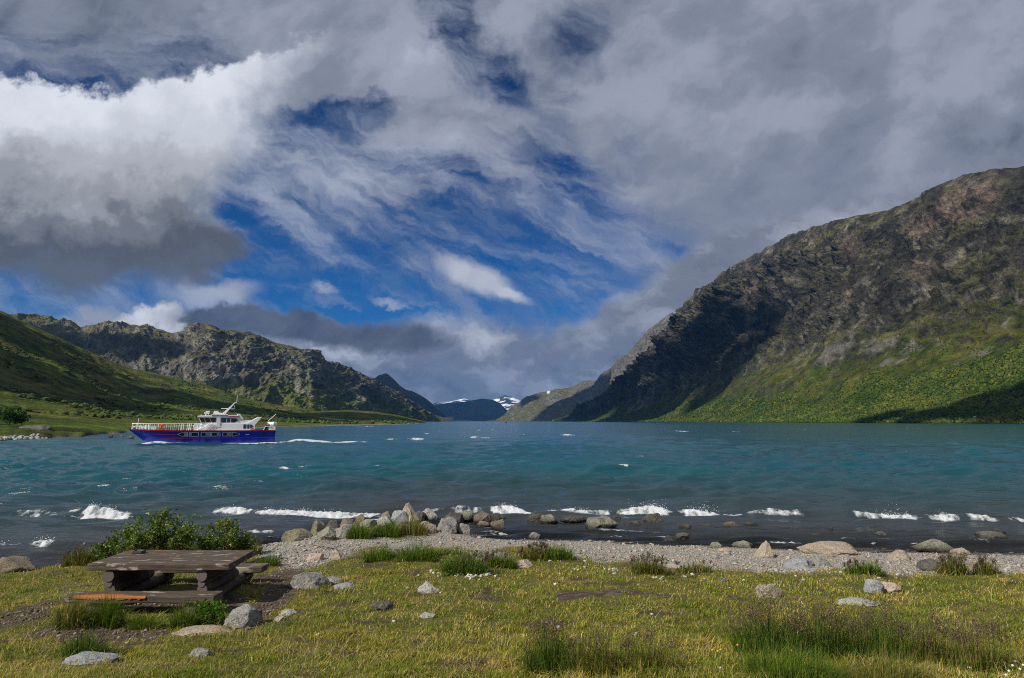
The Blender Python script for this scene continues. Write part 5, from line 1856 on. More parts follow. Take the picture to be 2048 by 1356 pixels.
hull_band('rubbing_strake', bx(272), xst - 0.01, lambda x: sheer(x) - 0.13, lambda x: sheer(x) + 0.04, RED, 0.05)
hull_band('red_stripe', bx(320), xst - 0.03, bz(877.0), bz(875.2), RED, 0.010, 60, hull, 0.14)
hull_band('red_stripe', bx(305), bx(353), bz(869.8), bz(868.4), RED, 0.010, 30, hull, 0.5)
hull_band('waterline_stripe', bx(345), bx(520), bz(888.6), bz(886.6), WHITE, 0.012, 40, hull, 0.2)
# deck
bm = bmesh.new()
prev = None
for i in range(NS + 1):
    x, h, z = hull_pt(i, NK)
    cur = [bm.verts.new((x, -h + 0.03, z - 0.04)), bm.verts.new((x, h - 0.03, z - 0.04))]
    if prev:
        bm.faces.new((prev[0], cur[0], cur[1], prev[1]))
    prev = cur
bm_obj('deck', bm, GREYP, ferry)


# row of hull windows
def hull_window(pts_px, glass, curtain=None):
    pts = [(bx(a), bz(b)) for a, b in pts_px]
    cx = sum(p[0] for p in pts) / len(pts); cz = sum(p[1] for p in pts) / len(pts)
    for sd in (-1, 1):
        fr = None
        for name, grow, proud, mat in (('window', 1.0, 0.020, WHITE), ('pane', 0.80, 0.032, glass)):
            bm = bmesh.new()
            q = [(cx + (x - cx) * (grow if name == 'window' else grow + 0.08), cz + (z - cz) * grow) for x, z in pts]
            a = [bm.verts.new((x, sd * (side_y(x, z) + proud), z)) for x, z in q]
            b = [bm.verts.new((x, sd * (side_y(x, z) - 0.03), z)) for x, z in q]
            bm.faces.new(a)
            for k in range(len(q)):
                bm.faces.new((a[k], a[(k + 1) % len(q)], b[(k + 1) % len(q)], b[k]))
            bmesh.ops.recalc_face_normals(bm, faces=bm.faces[:])
            fr = bm_obj(name, bm, mat, ferry if name == 'window' else fr)
        if curtain:
            bm = bmesh.new()
            a0, a1 = curtain
            v = [bm.verts.new((x, sd * (side_y(x, z) + 0.04), z)) for x, z in ((bx(a0), cz - 0.19), (bx(a1), cz - 0.19), (bx(a1), cz + 0.19), (bx(a0), cz + 0.19))]
            bm.faces.new(v)
            bm_obj('curtain', bm, CURTAIN, fr)


hull_window(((353, 868.5), (361, 865), (372.5, 864.6), (372.5, 872.8), (362, 872.6), (357, 871)), GLASS, (365, 371))
hull_window(((374.5, 864.6), (393, 864.6), (393, 872.9), (374.5, 872.9)), GLASS, (376, 380))
hull_window(((397, 864.6), (416, 864.6), (416, 872.9), (397, 872.9)), GLASS, (406, 414))
hull_window(((417.5, 864.6), (435, 864.6), (435, 872.9), (417.5, 872.9)), GLASS, (428, 433))
hull_window(((439.5, 864.8), (457, 864.8), (457, 873), (439.5, 873)), GLASS, (448, 455))
hull_window(((458.5, 864.8), (466, 865.2), (473, 867), (475, 869), (472, 871), (464, 873), (458.5, 873)), GLASS)
# the small name on the quarter: too small to read, a few pale letters
bm = bmesh.new()
for k, (a, b) in enumerate(((486.8, 488.0), (488.3, 489.2), (489.6, 490.8), (491.2, 492.3), (492.6, 493.6), (493.9, 494.9))):
    for sd in (-1,):
        z0, z1 = bz(870.7), bz(868.9)
        v = [bm.verts.new((x, sd * (side_y(x, z) + 0.010), z)) for x, z in ((bx(a), z0), (bx(b), z0), (bx(b), z1), (bx(a), z1))]
        bm.faces.new(v)
        m_ = (z0 + z1) / 2
bm_obj('lettering', bm, WHITE, hull)
bm = bmesh.new()
for sd in (-1,):
    v = [bm.verts.new((x, sd * (side_y(x, z) + 0.010), z)) for x, z in ((bx(522), bz(870.8)), (bx(531), bz(870.8)), (bx(531), bz(868.6)), (bx(522), bz(868.6)))]
    bm.faces.new(v)
bm_obj('exhaust_grille', bm, plain_mat('navy grille', (0.006, 0.012, 0.05), 0.5), hull)


def shell(name, outline_px, half, mat, parent=ferry, taper=0.0):
    bm = bmesh.new()
    add_prism(bm, [(bx(a), bz(b)) for a, b in outline_px], -half, half)
    if taper:
        zs = [v.co.z for v in bm.verts]; lo, hi = min(zs), max(zs)
        for v in bm.verts:
            v.co.y *= 1 - taper * (v.co.z - lo) / (hi - lo)
    bmesh.ops.bevel(bm, geom=[e for e in bm.edges], offset=0.035, segments=1, affect='EDGES')
    return bm_obj(name, bm, mat, parent)


# lower deckhouse with the sloped front, running aft into the wing
house = shell('deckhouse', ((389, 862), (391, 858), (404, 853.5), (411, 846.8), (489, 846.8), (499, 841.5), (512, 834.5), (520, 834.2), (520.5, 834.8), (506, 851), (507.5, 862)), 1.95, WHITE, ferry, 0.04)
# bow-side casing with round ventilators
shell('casing', ((381, 852.5), (384, 847.5), (400, 847), (411, 846.6), (404, 853.8), (391, 858.5), (389, 862.2), (384, 862.2)), 1.55, WHITE)
# wheelhouse with the reverse-sloped windscreen
wheel = shell('wheelhouse', ((398, 846.9), (395.5, 846), (390.6, 834.5), (470, 834.3), (476, 840), (480, 846.9)), 1.62, WHITE, ferry, 0.03)
roof = shell('roof', ((388.6, 835.2), (389.3, 831.9), (395, 831.4), (420, 830.6), (469, 830.6), (473, 834.4), (469, 834.9), (392, 835.2)), 1.85, WHITE)
for a, b, c_, d_ in ((416, 449, 832.2, 830.7), (449.6, 474, 833.2, 831.6)):
    for sd in (-1, 1):
        bm = bmesh.new()
        add_box(bm, bx(a), bx(b), sd * 1.87 - 0.02, sd * 1.87 + 0.02, bz(c_), bz(d_))
        bm_obj('red_trim', bm, RED, roof)
shell('wing', ((468, 834.5), (468, 827.6), (474, 828.3), (483, 840.2), (487, 841.2), (499, 841.0), (489, 847.2), (478, 847.2)), 1.72, WHITE)


def pane_on(parent, name, pts_px, y, mat, depth=0.03):
    for sd in (1, -1):
        bm = bmesh.new()
        pts = [(bx(a), bz(b)) for a, b in pts_px]
        a = [bm.verts.new((x, sd * (y + depth), z)) for x, z in pts]
        b = [bm.verts.new((x, sd * (y - 0.05), z)) for x, z in pts]
        bm.faces.new(a)
        for k in range(len(pts)):
            bm.faces.new((a[k], a[(k + 1) % len(pts)], b[(k + 1) % len(pts)], b[k]))
        bmesh.ops.recalc_face_normals(bm, faces=bm.faces[:])
        o = bm_obj(name, bm, mat, parent)
    return o


pane_on(wheel, 'window', ((391.8, 835.8), (399.5, 835.8), (404.3, 845.2), (396.2, 845.2)), 1.60, GLASS)
pane_on(wheel, 'window', ((401.0, 835.8), (410.5, 835.8), (415.6, 845.2), (405.7, 845.2)), 1.60, GLASS)
pane_on(wheel, 'window', ((412, 835.8), (424.5, 835.8), (424.5, 845.2), (417, 845.2)), 1.60, GLASS)
dr = pane_on(wheel, 'door', ((426.3, 835.7), (433.3, 835.7), (433.3, 855.0), (426.3, 855.0)), 1.93, WHITE, 0.05)
pane_on(wheel, 'window', ((435.3, 836.3), (445.6, 836.3), (445.6, 845.6), (435.3, 845.6)), 1.60, BGLASS)
pane_on(wheel, 'window', ((447.2, 836.3), (453.6, 836.3), (453.6, 845.6), (447.2, 845.6)), 1.60, BGLASS)
pane_on(wheel, 'window', ((455.6, 836.8), (464, 837), (469.5, 840.2), (469.5, 841.6), (463, 845.6), (455.6, 845.6)), 1.60, GLASS)
# front windows across the windscreen
bm = bmesh.new()
for a, b in ((-1.45, -0.78), (-0.68, -0.05), (0.05, 0.68), (0.78, 1.45)):
    v = [bm.verts.new(p_) for p_ in ((bx(391.0) - 0.06, a, bz(836.2)), (bx(391.0) - 0.06, b, bz(836.2)), (bx(394.9) - 0.06, b, bz(844.8)), (bx(394.9) - 0.06, a, bz(844.8)))]
    bm.faces.new(v)
bm_obj('windscreen', bm, GLASS, wheel)
pane_on(house, 'window', ((481.4, 849.2), (487.6, 849.2), (487.6, 857.8), (481.4, 857.8)), 1.93, BGLASS)
pane_on(house, 'window', ((489.8, 849.2), (494.2, 849.2), (494.2, 857.8), (489.8, 857.8)), 1.93, BGLASS)
pane_on(house, 'window', ((496, 849.2), (498.5, 849.4), (502.4, 852.2), (502.4, 854), (499, 857.3), (496, 857.8)), 1.93, BGLASS)

# mast, yard, radar, lamps
bm = bmesh.new()
add_prism(bm, [(bx(a), bz(b)) for a, b in ((434, 828.8), (441.5, 829.4), (464.0, 803.4), (462.0, 802.8))], -0.16, 0.16)
mast = bm_obj('mast', bm, WHITE, ferry)
bm = bmesh.new(); add_tube(bm, [(bx(434), 0, bz(816.6)), (bx(461.5), 0, bz(817.2))], 0.055, 8); bm_obj('crossbar', bm, WHITE, mast)
bm = bmesh.new(); add_tube(bm, [(bx(465.5), 0, bz(805)), (bx(466.2), 0, bz(788.5))], 0.032, 6); add_tube(bm, [(bx(462), 0, bz(804)), (bx(466), 0, bz(804.2))], 0.03, 6); bm_obj('antenna', bm, WHITE, mast)
bm = bmesh.new(); add_tube(bm, [(bx(460.6), 0, bz(817)), (bx(461.2), 0, bz(809.5))], 0.03, 6); bm_obj('antenna', bm, WHITE, mast)
bm = bmesh.new(); add_tube(bm, [(bx(458), 0, bz(818.5)), (bx(466), 0, bz(828.5))], 0.012, 5); bm_obj('stay_wire', bm, GREYP, mast)
shell('radar_pod', ((418.6, 827.4), (420, 822.0), (428.0, 822.2), (430, 825.3), (441, 826.2), (437, 829.2), (430, 828.2)), 0.42, WHITE)
rd = bmesh.new()
add_tube(rd, [(bx(404), 0, bz(831.5)), (bx(404), 0, bz(827))], 0.09, 8)
add_tube(rd, [(bx(409), 0, bz(831.5)), (bx(408.4), 0, bz(827))], 0.07, 8)
add_box(rd, bx(400.2), bx(410.8), -0.5, 0.5, bz(827.4), bz(824.6), 0.04)
rad = bm_obj('radar', rd, WHITE, ferry)
rd = bmesh.new(); add_box(rd, bx(403.6), bx(411.2), -0.12, 0.12, bz(824.0), bz(821.7), 0.03); add_tube(rd, [(bx(406.5), 0, bz(824.8)), (bx(406.5), 0, bz(823.6))], 0.07, 8); bm_obj('scanner', rd, WHITE, rad)
bm = bmesh.new(); bmesh.ops.create_uvsphere(bm, u_segments=12, v_segments=8, radius=0.11, matrix=Matrix.Translation((bx(395.5), -0.9, bz(830.6)))); bm_obj('searchlight', bm, GREYP, ferry, True)
# roof rail
bm = bmesh.new()
for sd in (-1.5, 1.5):
    add_tube(bm, [(bx(415.8), sd, bz(828.8)), (bx(448), sd, bz(829))], 0.025, 6)
    for a in (415.8, 424, 432, 440, 448):
        add_tube(bm, [(bx(a), sd, bz(828.8)), (bx(a), sd, bz(831))], 0.02, 6)
bm_obj('roof_rail', bm, WHITE, ferry)

# railing round the foredeck
def rail_y(x, sd): return sd * (side_y(x, sheer(x)) - 0.08)


bm = bmesh.new()
xs = np.linspace(bx(270.5), bx(386), 40)
for sd in (-1, 1):
    for zt, r in ((bz(847.2), 0.045), (bz(852.6), 0.032)):
        add_tube(bm, [(x, rail_y(x, sd), zt + 0.02 * (x - xs[0]) / 9) for x in xs], r, 6)
    for a in (271, 279, 285.5, 291, 297, 303.5, 311, 318.5, 326, 333, 341, 347.5, 356, 361, 371.5, 375.5, 384):
        x = bx(a)
        add_tube(bm, [(x, rail_y(x, sd), bz(847.3)), (x - 0.10, rail_y(x, sd), sheer(x))], 0.030 if a not in (361, 371.5, 375.5) else 0.05, 6)
add_tube(bm, [(bx(270.5), rail_y(bx(270.5), -1), bz(847.2)), (bx(270.0), 0, bz(847.0)), (bx(270.5), rail_y(bx(270.5), 1), bz(847.2))], 0.045, 6)
bm_obj('railing', bm, WHITE, ferry)
bm = bmesh.new()
for sd in (-1, 1):
    y = sd * 2.3
    xs2 = [bx(a) for a in (418, 440, 460, 480)]
    add_tube(bm, [(x, sd * (side_y(x, sheer(x)) - 0.08), bz(853.2)) for x in xs2], 0.03, 6)
    for a in (418, 425, 431.5, 440, 447, 456, 466, 480):
        x = bx(a)
        add_tube(bm, [(x, sd * (side_y(x, sheer(x)) - 0.08), bz(853.2)), (x, sd * (side_y(x, sheer(x)) - 0.08), sheer(x))], 0.022, 6)
bm_obj('railing', bm, WHITE, ferry)
# jackstaff and its braces at the stem
bm = bmesh.new()
add_tube(bm, [(bx(277.8), 0, bz(858)), (bx(281), 0, bz(836.5))], 0.045, 6)
add_tube(bm, [(bx(270), -0.3, bz(858)), (bx(279), 0, bz(849))], 0.035, 6)
add_tube(bm, [(bx(270), 0.3, bz(858)), (bx(279), 0, bz(849))], 0.035, 6)
add_tube(bm, [(bx(286), 0, bz(858)), (bx(280), 0, bz(848))], 0.03, 6)
bm_obj('jackstaff', bm, WHITE, ferry)
# anchor winch, deck locker, ventilators
bm = bmesh.new()
add_box(bm, bx(288), bx(302), -0.5, 0.5, bz(859), bz(853.6), 0.06)
for a, z in ((285, 854.5), (295, 849.5), (300, 849.2)):
    add_tube(bm, [(bx(a), -0.5, bz(859)), (bx(a), -0.5, bz(z))], 0.11, 8)
bmesh.ops.create_cone(bm, segments=14, radius1=0.30, radius2=0.30, depth=0.6, cap_ends=True, matrix=Matrix.Translation((bx(285), 0, bz(856))) @ Matrix.Rotation(math.pi / 2, 4, 'X'))
bm_obj('anchor_winch', bm, WHITE, ferry)
bm = bmesh.new(); add_box(bm, bx(303), bx(313), -0.7, 0.7, bz(859.5), bz(853.8), 0.05); bm_obj('deck_locker', bm, WHITE, ferry)
bm = bmesh.new(); add_tube(bm, [(bx(396), -1.5, bz(856)), (bx(396), -1.5, bz(850.5)), (bx(398), -1.5, bz(849.5))], 0.16, 8); add_tube(bm, [(bx(389.5), -1.45, bz(856)), (bx(389.5), -1.45, bz(850))], 0.13, 8); bm_obj('ventilator', bm, WHITE, ferry)


def ring(name, px, py, y, R, r, mat, half=False):
    bm = bmesh.new()
    n = 28
    pts = []
    for k in range(n + 1):
        a = (math.pi if half else 2 * math.pi) * k / n
        pts.append((bx(px) + R * math.cos(a), y, bz(py) + R * math.sin(a)))
    add_tube(bm, pts, r, 8)
    return bm_obj(name, bm, mat, ferry, True)


ring('lifebuoy', 326, 853, -(side_y(bx(326), 2.1) - 0.02), 0.30, 0.085, ORNG)
ring('lifebuoy', 316.5, 853, side_y(bx(316.5), 2.1) - 0.14, 0.30, 0.085, ORNG)
ring('lifebuoy', 501, 860.8, -2.02, 0.27, 0.075, ORNG, True)
# stern locker with the life raft drums and the ensign staff
lk = bmesh.new(); add_box(lk, bx(537), bx(552), -2.2, 2.2, bz(862), bz(853.4), 0.03); locker = bm_obj('stern_locker', lk, WHITE, ferry)
lk = bmesh.new(); add_box(lk, bx(528.5), bx(536.5), -1.9, -1.2, bz(862), bz(853.6), 0.02); bm_obj('stern_gate', lk, DARKP, ferry)
lk = bmesh.new(); add_tube(lk, [(bx(525), -1.9, bz(861)), (bx(529.5), -1.9, bz(853.5)), (bx(536), -1.9, bz(853.5))], 0.05, 6); bm_obj('gate_rail', lk, WHITE, ferry)
lk = bmesh.new(); add_box(lk, bx(537.5), bx(551.6), -2.0, 2.0, bz(853.6), bz(852.6), 0.01); bm_obj('raft_cradle', lk, plain_mat('brown cradle', (0.20, 0.07, 0.04), 0.6), ferry)
for a, y in ((539.5, -1.1), (547, -1.9)):
    bm = bmesh.new()
    prof = ((-0.52, 0.10), (-0.50, 0.24), (-0.40, 0.32), (-0.03, 0.345), (-0.02, 0.365), (0.02, 0.365), (0.03, 0.345), (0.40, 0.32), (0.50, 0.24), (0.52, 0.10))
    add_tube(bm, [(bx(a) + p_, y, bz(848.6)) for p_, r in prof], [r for p_, r in prof], 18)
    bmesh.ops.recalc_face_normals(bm, faces=bm.faces[:])
    bm_obj('life_raft_canister', bm, WHITE, ferry, True)
bm = bmesh.new(); add_tube(bm, [(bx(552.5), -1.6, bz(852.5)), (bx(555), -1.6, bz(851.5)), (bx(555.4), -1.6, bz(854))], 0.07, 8); bm_obj('davit', bm, WHITE, ferry)
bm = bmesh.new()
for k in range(7):
    a = -0.4 + k * 0.45
    b = a + 0.36
    R = 0.17
    v = [(bx(541) + q * math.cos(w), -2.235, bz(857.3) + q * math.sin(w)) for q, w in ((R, a), (R, b), (R + 0.09, b), (R + 0.09, a))]
    bm.faces.new([bm.verts.new(p_) for p_ in v])
bm_obj('hose_reel', bm, DARKP, locker)
bm = bmesh.new(); add_tube(bm, [(bx(533.5), 0, bz(845)), (bx(553.6), 0, bz(828))], 0.05, 8); staff = bm_obj('flagstaff', bm, WHITE, ferry)
bm = bmesh.new()
nx_, nz_ = 14, 5
gv_ = {}
for i in range(nx_ + 1):
    for k in range(nz_ + 1):
        t = i / nx_
        x = bx(537) + (bx(514.5) - bx(537)) * t
        z = bz(842.0) - 0.06 * t + (k / nz_ - 0.5) * 0.28 * (1 - 0.55 * t)
        gv_[i, k] = bm.verts.new((x, 0.16 * math.sin(t * 9 + k * 0.4), z + 0.04 * math.sin(t * 11)))
for i in range(nx_):
    for k in range(nz_):
        bm.faces.new((gv_[i, k], gv_[i + 1, k], gv_[i + 1, k + 1], gv_[i, k + 1]))
bm_obj('flag', bm, RED, staff)
bm = bmesh.new(); add_box(bm, bx(549.2), bx(551.2), -0.03, 0.03, bz(834.2), bz(831.2)); bm_obj('pennant', bm, RED, staff)
# stair up the deckhouse side
bm = bmesh.new()
add_tube(bm, [(bx(418), -2.02, bz(846.5)), (bx(404.5), -2.02, bz(861))], 0.05, 6); add_tube(bm, [(bx(423), -2.02, bz(849)), (bx(411), -2.02, bz(861))], 0.05, 6)
for k in range(6):
    t = (k + 0.5) / 6
    add_box(bm, bx(411.3 - 6 * 2 * t / 1 + 3), bx(411.3 - 12 * t + 9), -2.1, -1.98, bz(847.5 + 13 * t) - 0.02, bz(847.5 + 13 * t) + 0.02)
bm_obj('side_stair', bm, WHITE, ferry)

# a second boat, tiny, far down the lake
u_, v_ = uv(1012, 842)
fb = empty('far_boat', (u_ * 1500, 1500, 0))
tag(fb, 'tiny dark boat far down the lake', 'boat')
bm = bmesh.new(); add_prism(bm, ((-2.0, 0), (-2.6, 1.9), (2.7, 1.9), (2.5, 0)), -4.5, 4.5)
for v in bm.verts:
    if v.co.y < 0: v.co.x *= 0.35
bm_obj('hull', bm, plain_mat('far hull', (0.03, 0.035, 0.06), 0.5), fb)
bm = bmesh.new(); add_box(bm, -1.6, 1.6, -1.5, 3.5, 1.9, 4.6, 0.15); add_tube(bm, [(0, 1, 4.5), (0, 1, 7.2)], 0.12, 6); bm_obj('cabin', bm, plain_mat('far cabin', (0.16, 0.16, 0.18), 0.6), fb)


# ------------------------------------------------------------------ turf
def blades(p, h, w, lean, az, cols, rs, curve=0.5):
    """one bent blade of three faces per point"""
    n = len(p)
    d = np.stack([np.cos(az), np.sin(az), np.zeros(n)], -1)
    side = np.stack([-np.sin(az + rs.uniform(-1, 1, n)), np.cos(az + rs.uniform(-1, 1, n)), np.zeros(n)], -1)
    up = np.array([0, 0, 1.0])
    m = p + (d * np.sin(lean * (1 - curve))[:, None] + up * np.cos(lean * (1 - curve))[:, None]) * (h * 0.5)[:, None]
    t = m + (d * np.sin(lean * (1 + curve))[:, None] + up * np.cos(lean * (1 + curve))[:, None]) * (h * 0.5)[:, None]
    hw = (w * 0.5)[:, None]
    v = np.stack([p - side * hw, p + side * hw, m + side * hw * 0.8, m - side * hw * 0.8, t], 1)
    o = (np.arange(n) * 5)[:, None]
    q = np.concatenate([o, o + 1, o + 2, o + 3], 1)
    tr = np.concatenate([o + 3, o + 2, o + 4], 1)
    return v.reshape(-1, 3), [q, tr], np.repeat(cols, 5, 0)


def blade_material(name, trans=0.35):
    m, nt, b = new_mat(name)
    at = nt.nodes.new('ShaderNodeAttribute'); at.attribute_name = 'Col'
    nt.links.new(at.outputs['Color'], b.inputs['Base Color'])
    b.inputs['Roughness'].default_value = 0.6
    b.inputs['Specular IOR Level'].default_value = 0.15
    tl = nt.nodes.new('ShaderNodeBsdfTranslucent')
    nt.links.new(at.outputs['Color'], tl.inputs[0])
    mx = nt.nodes.new('ShaderNodeMixShader'); mx.inputs[0].default_value = trans
    nt.links.new(b.outputs[0], mx.inputs[1]); nt.links.new(tl.outputs[0], mx.inputs[2])
    nt.links.new(mx.outputs[0], nt.nodes['Material Output'].inputs[0])
    return m


BLADE = blade_material('grass blade')
GREEN = np.array((0.170, 0.240, 0.024)); OLIVE = np.array((0.365, 0.335, 0.038)); STRAW = np.array((0.60, 0.47, 0.15)); RUSTY = np.array((0.20, 0.115, 0.055))


def turf_cols(x, y, rs):
    n = len(x)
    a = fbm(x * 0.45, y * 0.6, 4, 401); b = fbm(x * 2.2, y * 2.6, 3, 403); c = fbm(x * 0.8 + 9, y * 1.1, 4, 405)
    k = sstep(a + 0.5 * b + 0.25 * rs.randn(n), -0.35, 0.30)
    col = GREEN + (OLIVE - GREEN) * k[:, None]
    st = rs.rand(n) < 0.06 + 0.55 * sstep(c + 0.4 * b, -0.05, 0.40)
    col[st] = STRAW * (0.7 + 0.5 * rs.rand(st.sum(), 1))
    ru = rs.rand(n) < 0.03 + 0.22 * sstep(fbm(x * 1.3, y * 1.7, 3, 417), 0.1, 0.4)
    col[ru] = RUSTY
    lu = sstep(fbm(x * 0.5, y * 0.7, 4, 407), 0.0, 0.4) * (rs.rand(n) < 0.75)
    col = col * (1 - 0.7 * lu[:, None]) + np.array((0.120, 0.200, 0.022)) * 0.7 * lu[:, None]
    return col * (0.66 + 0.68 * rs.rand(n, 1))


p, rs_ = screen_scatter(500000, -330, 2760, 1085, 1392, 31)
bch, bar, spt, q1, q2, qx, qy = soilness(p[:, 0], p[:, 1], p[:, 2])
thin = sstep(fbm(p[:, 0] * 1.4, p[:, 1] * 1.9, 4, 419), -0.15, 0.25)
dens = (1 - bch) * (1 - 0.93 * np.clip(bar * 1.1, 0, 1)) * (1 - 0.88 * np.clip(spt * 1.2, 0, 1)) * (0.35 + 0.65 * thin)
inside = (p[:, 0] > TX0 - 0.2) & (p[:, 0] < TX1) & (p[:, 1] > 10.9) & (p[:, 1] < 13.0)
ok = (rs_.rand(len(p)) < dens) & (shore_y(p[:, 0]) - p[:, 1] > 0.9) & ~(inside & (rs_.rand(len(p)) < 0.8))
p = p[ok]
rs_ = np.random.RandomState(32)
n = len(p)
lush = sstep(fbm(p[:, 0] * 0.5, p[:, 1] * 0.7, 4, 407), -0.1, 0.45)
h = (0.030 + 0.035 * rs_.rand(n) + 0.06 * lush * rs_.rand(n)) * (0.7 + 0.9 * sstep(fbm(p[:, 0] * 2.6, p[:, 1] * 3.0, 3, 421), -0.1, 0.4))
tall = np.maximum(blob_mask(qx[ok], qy[ok], 1690, 1300, 330, 85), 0.8 * blob_mask(qx[ok], qy[ok], 1170, 1320, 210, 60))
h = h * (1 + 0.4 * tall) + 0.13 * tall * rs_.rand(n) ** 2
w = np.maximum(0.0045, 0.00095 * p[:, 1]) * (0.7 + 0.6 * rs_.rand(n))
lean = np.clip(0.75 + 0.38 * rs_.randn(n), 0.05, 1.45)
az = 0.7 * rs_.randn(n) + 2.5 * fbm(p[:, 0] * 0.5, p[:, 1] * 0.5, 3, 409) + np.where(rs_.rand(n) < 0.5, 0.2, 3.3)
v, f, c = blades(p, h, w, lean, az, turf_cols(p[:, 0], p[:, 1], rs_), rs_, 0.45)
o = link('grass', np_mesh('grass', v, f, c), BLADE, None, False)
tag(o, 'short yellow-green turf covering the bank', 'grass', None, 'stuff')
# long dry straws lying across the turf
p, rs_ = screen_scatter(19000, -330, 2760, 1140, 1392, 33)
bch, bar, spt, q1, q2, qx, qy = soilness(p[:, 0], p[:, 1], p[:, 2])
dry = sstep(fbm(p[:, 0] * 0.6, p[:, 1] * 0.8, 4, 411), -0.2, 0.4)
ok = (rs_.rand(len(p)) < (1 - bch) * (1 - bar) * (0.15 + 0.85 * dry)) & (p[:, 1] < 15)
p = p[ok]; n = len(p); rs_ = np.random.RandomState(34)
v, f, c = blades(p + np.array((0, 0, 0.03)), 0.10 + 0.16 * rs_.rand(n), np.maximum(0.003, 0.0006 * p[:, 1]), np.clip(1.15 + 0.25 * rs_.randn(n), 0.4, 1.5), rs_.rand(n) * 6.28,
                 np.array((0.46, 0.36, 0.13)) * (0.7 + 0.5 * rs_.rand(n, 1)), rs_, 0.2)
tag(link('grass', np_mesh('grass', v, f, c), BLADE, None, False), 'blond dry stalks lying over the turf', 'grass', None, 'stuff')


# ------------------------------------------------------------------ tussocks
SEEDM = blade_material('seed heads', 0.2)


def tussock(px0, px1, pyt, pyb, label, tone, n, seed, seeds=0, spread=0.5, wind=0.35, group=None, leafy=0, cat='grass tuft', name='grass_tussock', seed_col=(0.120, 0.086, 0.060)):
    rs = np.random.RandomState(seed)
    g = ground_at(0.5 * (px0 + px1), pyb)
    k = g[1] / FPX
    W = (px1 - px0) * k * 0.5
    Hh = (pyb - pyt) * k
    base = np.stack([rs.uniform(-1, 1, n) * W * 0.80, rs.uniform(-1, 1, n) * W * spread, np.zeros(n)], -1)
    r = 1 - 0.55 * (base[:, 0] / (W + 1e-6)) ** 2
    h = Hh * (0.45 + 0.75 * rs.rand(n)) * r
    gz = ground_z(base[:, 0] + g[0], base[:, 1] + g[1] + 0.15) - g[2]
    base[:, 2] = gz - 0.02
    outw = base[:, 0] / (W + 1e-6)
    az = np.arctan2(base[:, 1] + 0.3 * rs.randn(n) * W, base[:, 0] + (wind + 0.6 * rs.randn(n)) * W)
    lean = np.clip(0.38 + 0.35 * np.abs(outw) + 0.42 * rs.randn(n), 0.02, 1.45)
    t = np.array(tone)
    cols = t[rs.randint(0, len(t), n)] * (0.65 + 0.65 * rs.rand(n, 1))
    v, f, c = blades(base, h, np.maximum(0.005, 1.0 * k) * (0.7 + 0.6 * rs.rand(n)), lean, az, cols, rs, 0.6)
    o = link(name, np_mesh(name, v, f, c), BLADE, None, False)
    o.location = (g[0], g[1] + 0.15, g[2])
    tag(o, label, cat, group)
    seeds = int(seeds * 0.75)
    if seeds:
        sb = np.stack([rs.uniform(-1, 1, seeds) * W * 1.0, rs.uniform(-1, 1, seeds) * W * spread * 1.2, np.zeros(seeds)], -1)
        sb[:, 2] = ground_z(sb[:, 0] + g[0], sb[:, 1] + g[1] + 0.15) - g[2]
        hs = Hh * (0.72 + 0.42 * rs.rand(seeds)) * (1 - 0.40 * (sb[:, 0] / W) ** 2)
        a2 = rs.rand(seeds) * 6.28
        tip = sb + np.stack([np.cos(a2) * 0.14 * hs + 0.10 * hs, np.sin(a2) * 0.14 * hs, hs], -1)
        sv, sf, sc = blades(sb, np.linalg.norm(tip - sb, axis=1), np.full(seeds, max(0.0025, 0.45 * k)), np.arctan2(np.hypot(tip[:, 0] - sb[:, 0], tip[:, 1] - sb[:, 1]), tip[:, 2] - sb[:, 2]),
                            np.arctan2(tip[:, 1] - sb[:, 1], tip[:, 0] - sb[:, 0]), np.tile(np.array((0.20, 0.17, 0.06)), (seeds, 1)), rs, 0.05)
        m = 44
        idx = np.repeat(np.arange(seeds), m)
        tt = rs.rand(seeds * m) ** 0.8
        q = tip[idx] + (sb[idx] - tip[idx]) * (tt * 0.30)[:, None]
        rad = (0.014 + 0.065 * np.sin(np.pi * np.clip(tt, 0.08, 0.95))) * Hh / 0.55
        ang = rs.rand(seeds * m) * 6.28
        q = q + np.stack([np.cos(ang) * rad, np.sin(ang) * rad, 0.4 * rad * rs.randn(seeds * m)], -1) * rs.rand(seeds * m, 1)
        scol = np.array(seed_col) * (0.6 + 0.9 * rs.rand(seeds * m, 1))
        N = seeds * m
        v2, f2, c2 = blades(q, np.full(N, 2.8 * k) * (0.6 + 0.8 * rs.rand(N)), np.full(N, 1.5 * k), rs.rand(N) * 1.5, rs.rand(N) * 6.28, scol, rs, 0.1)
        f2 = [a + len(sv) for a in f2]
        me = np_mesh('seed_heads', np.concatenate([sv, v2]), sf + f2, np.concatenate([sc, c2]))
        link('seed_heads', me, SEEDM, o, False)
    if leafy:
        lv, lf, lc = leaf_cloud(np.stack([rs.uniform(-1, 1, leafy) * W * 0.9, rs.uniform(-1, 1, leafy) * W * 0.4 - 0.05, rs.rand(leafy) ** 1.3 * Hh * 0.8 + 0.02], -1), 0.055, 0.05, rs, np.array((0.085, 0.20, 0.018)), 0.35)
        link('leaves', np_mesh('leaves', lv, lf, lc), LEAFMAT, o, False)
    return o


LEAFMAT = blade_material('shrub leaf', 0.25)


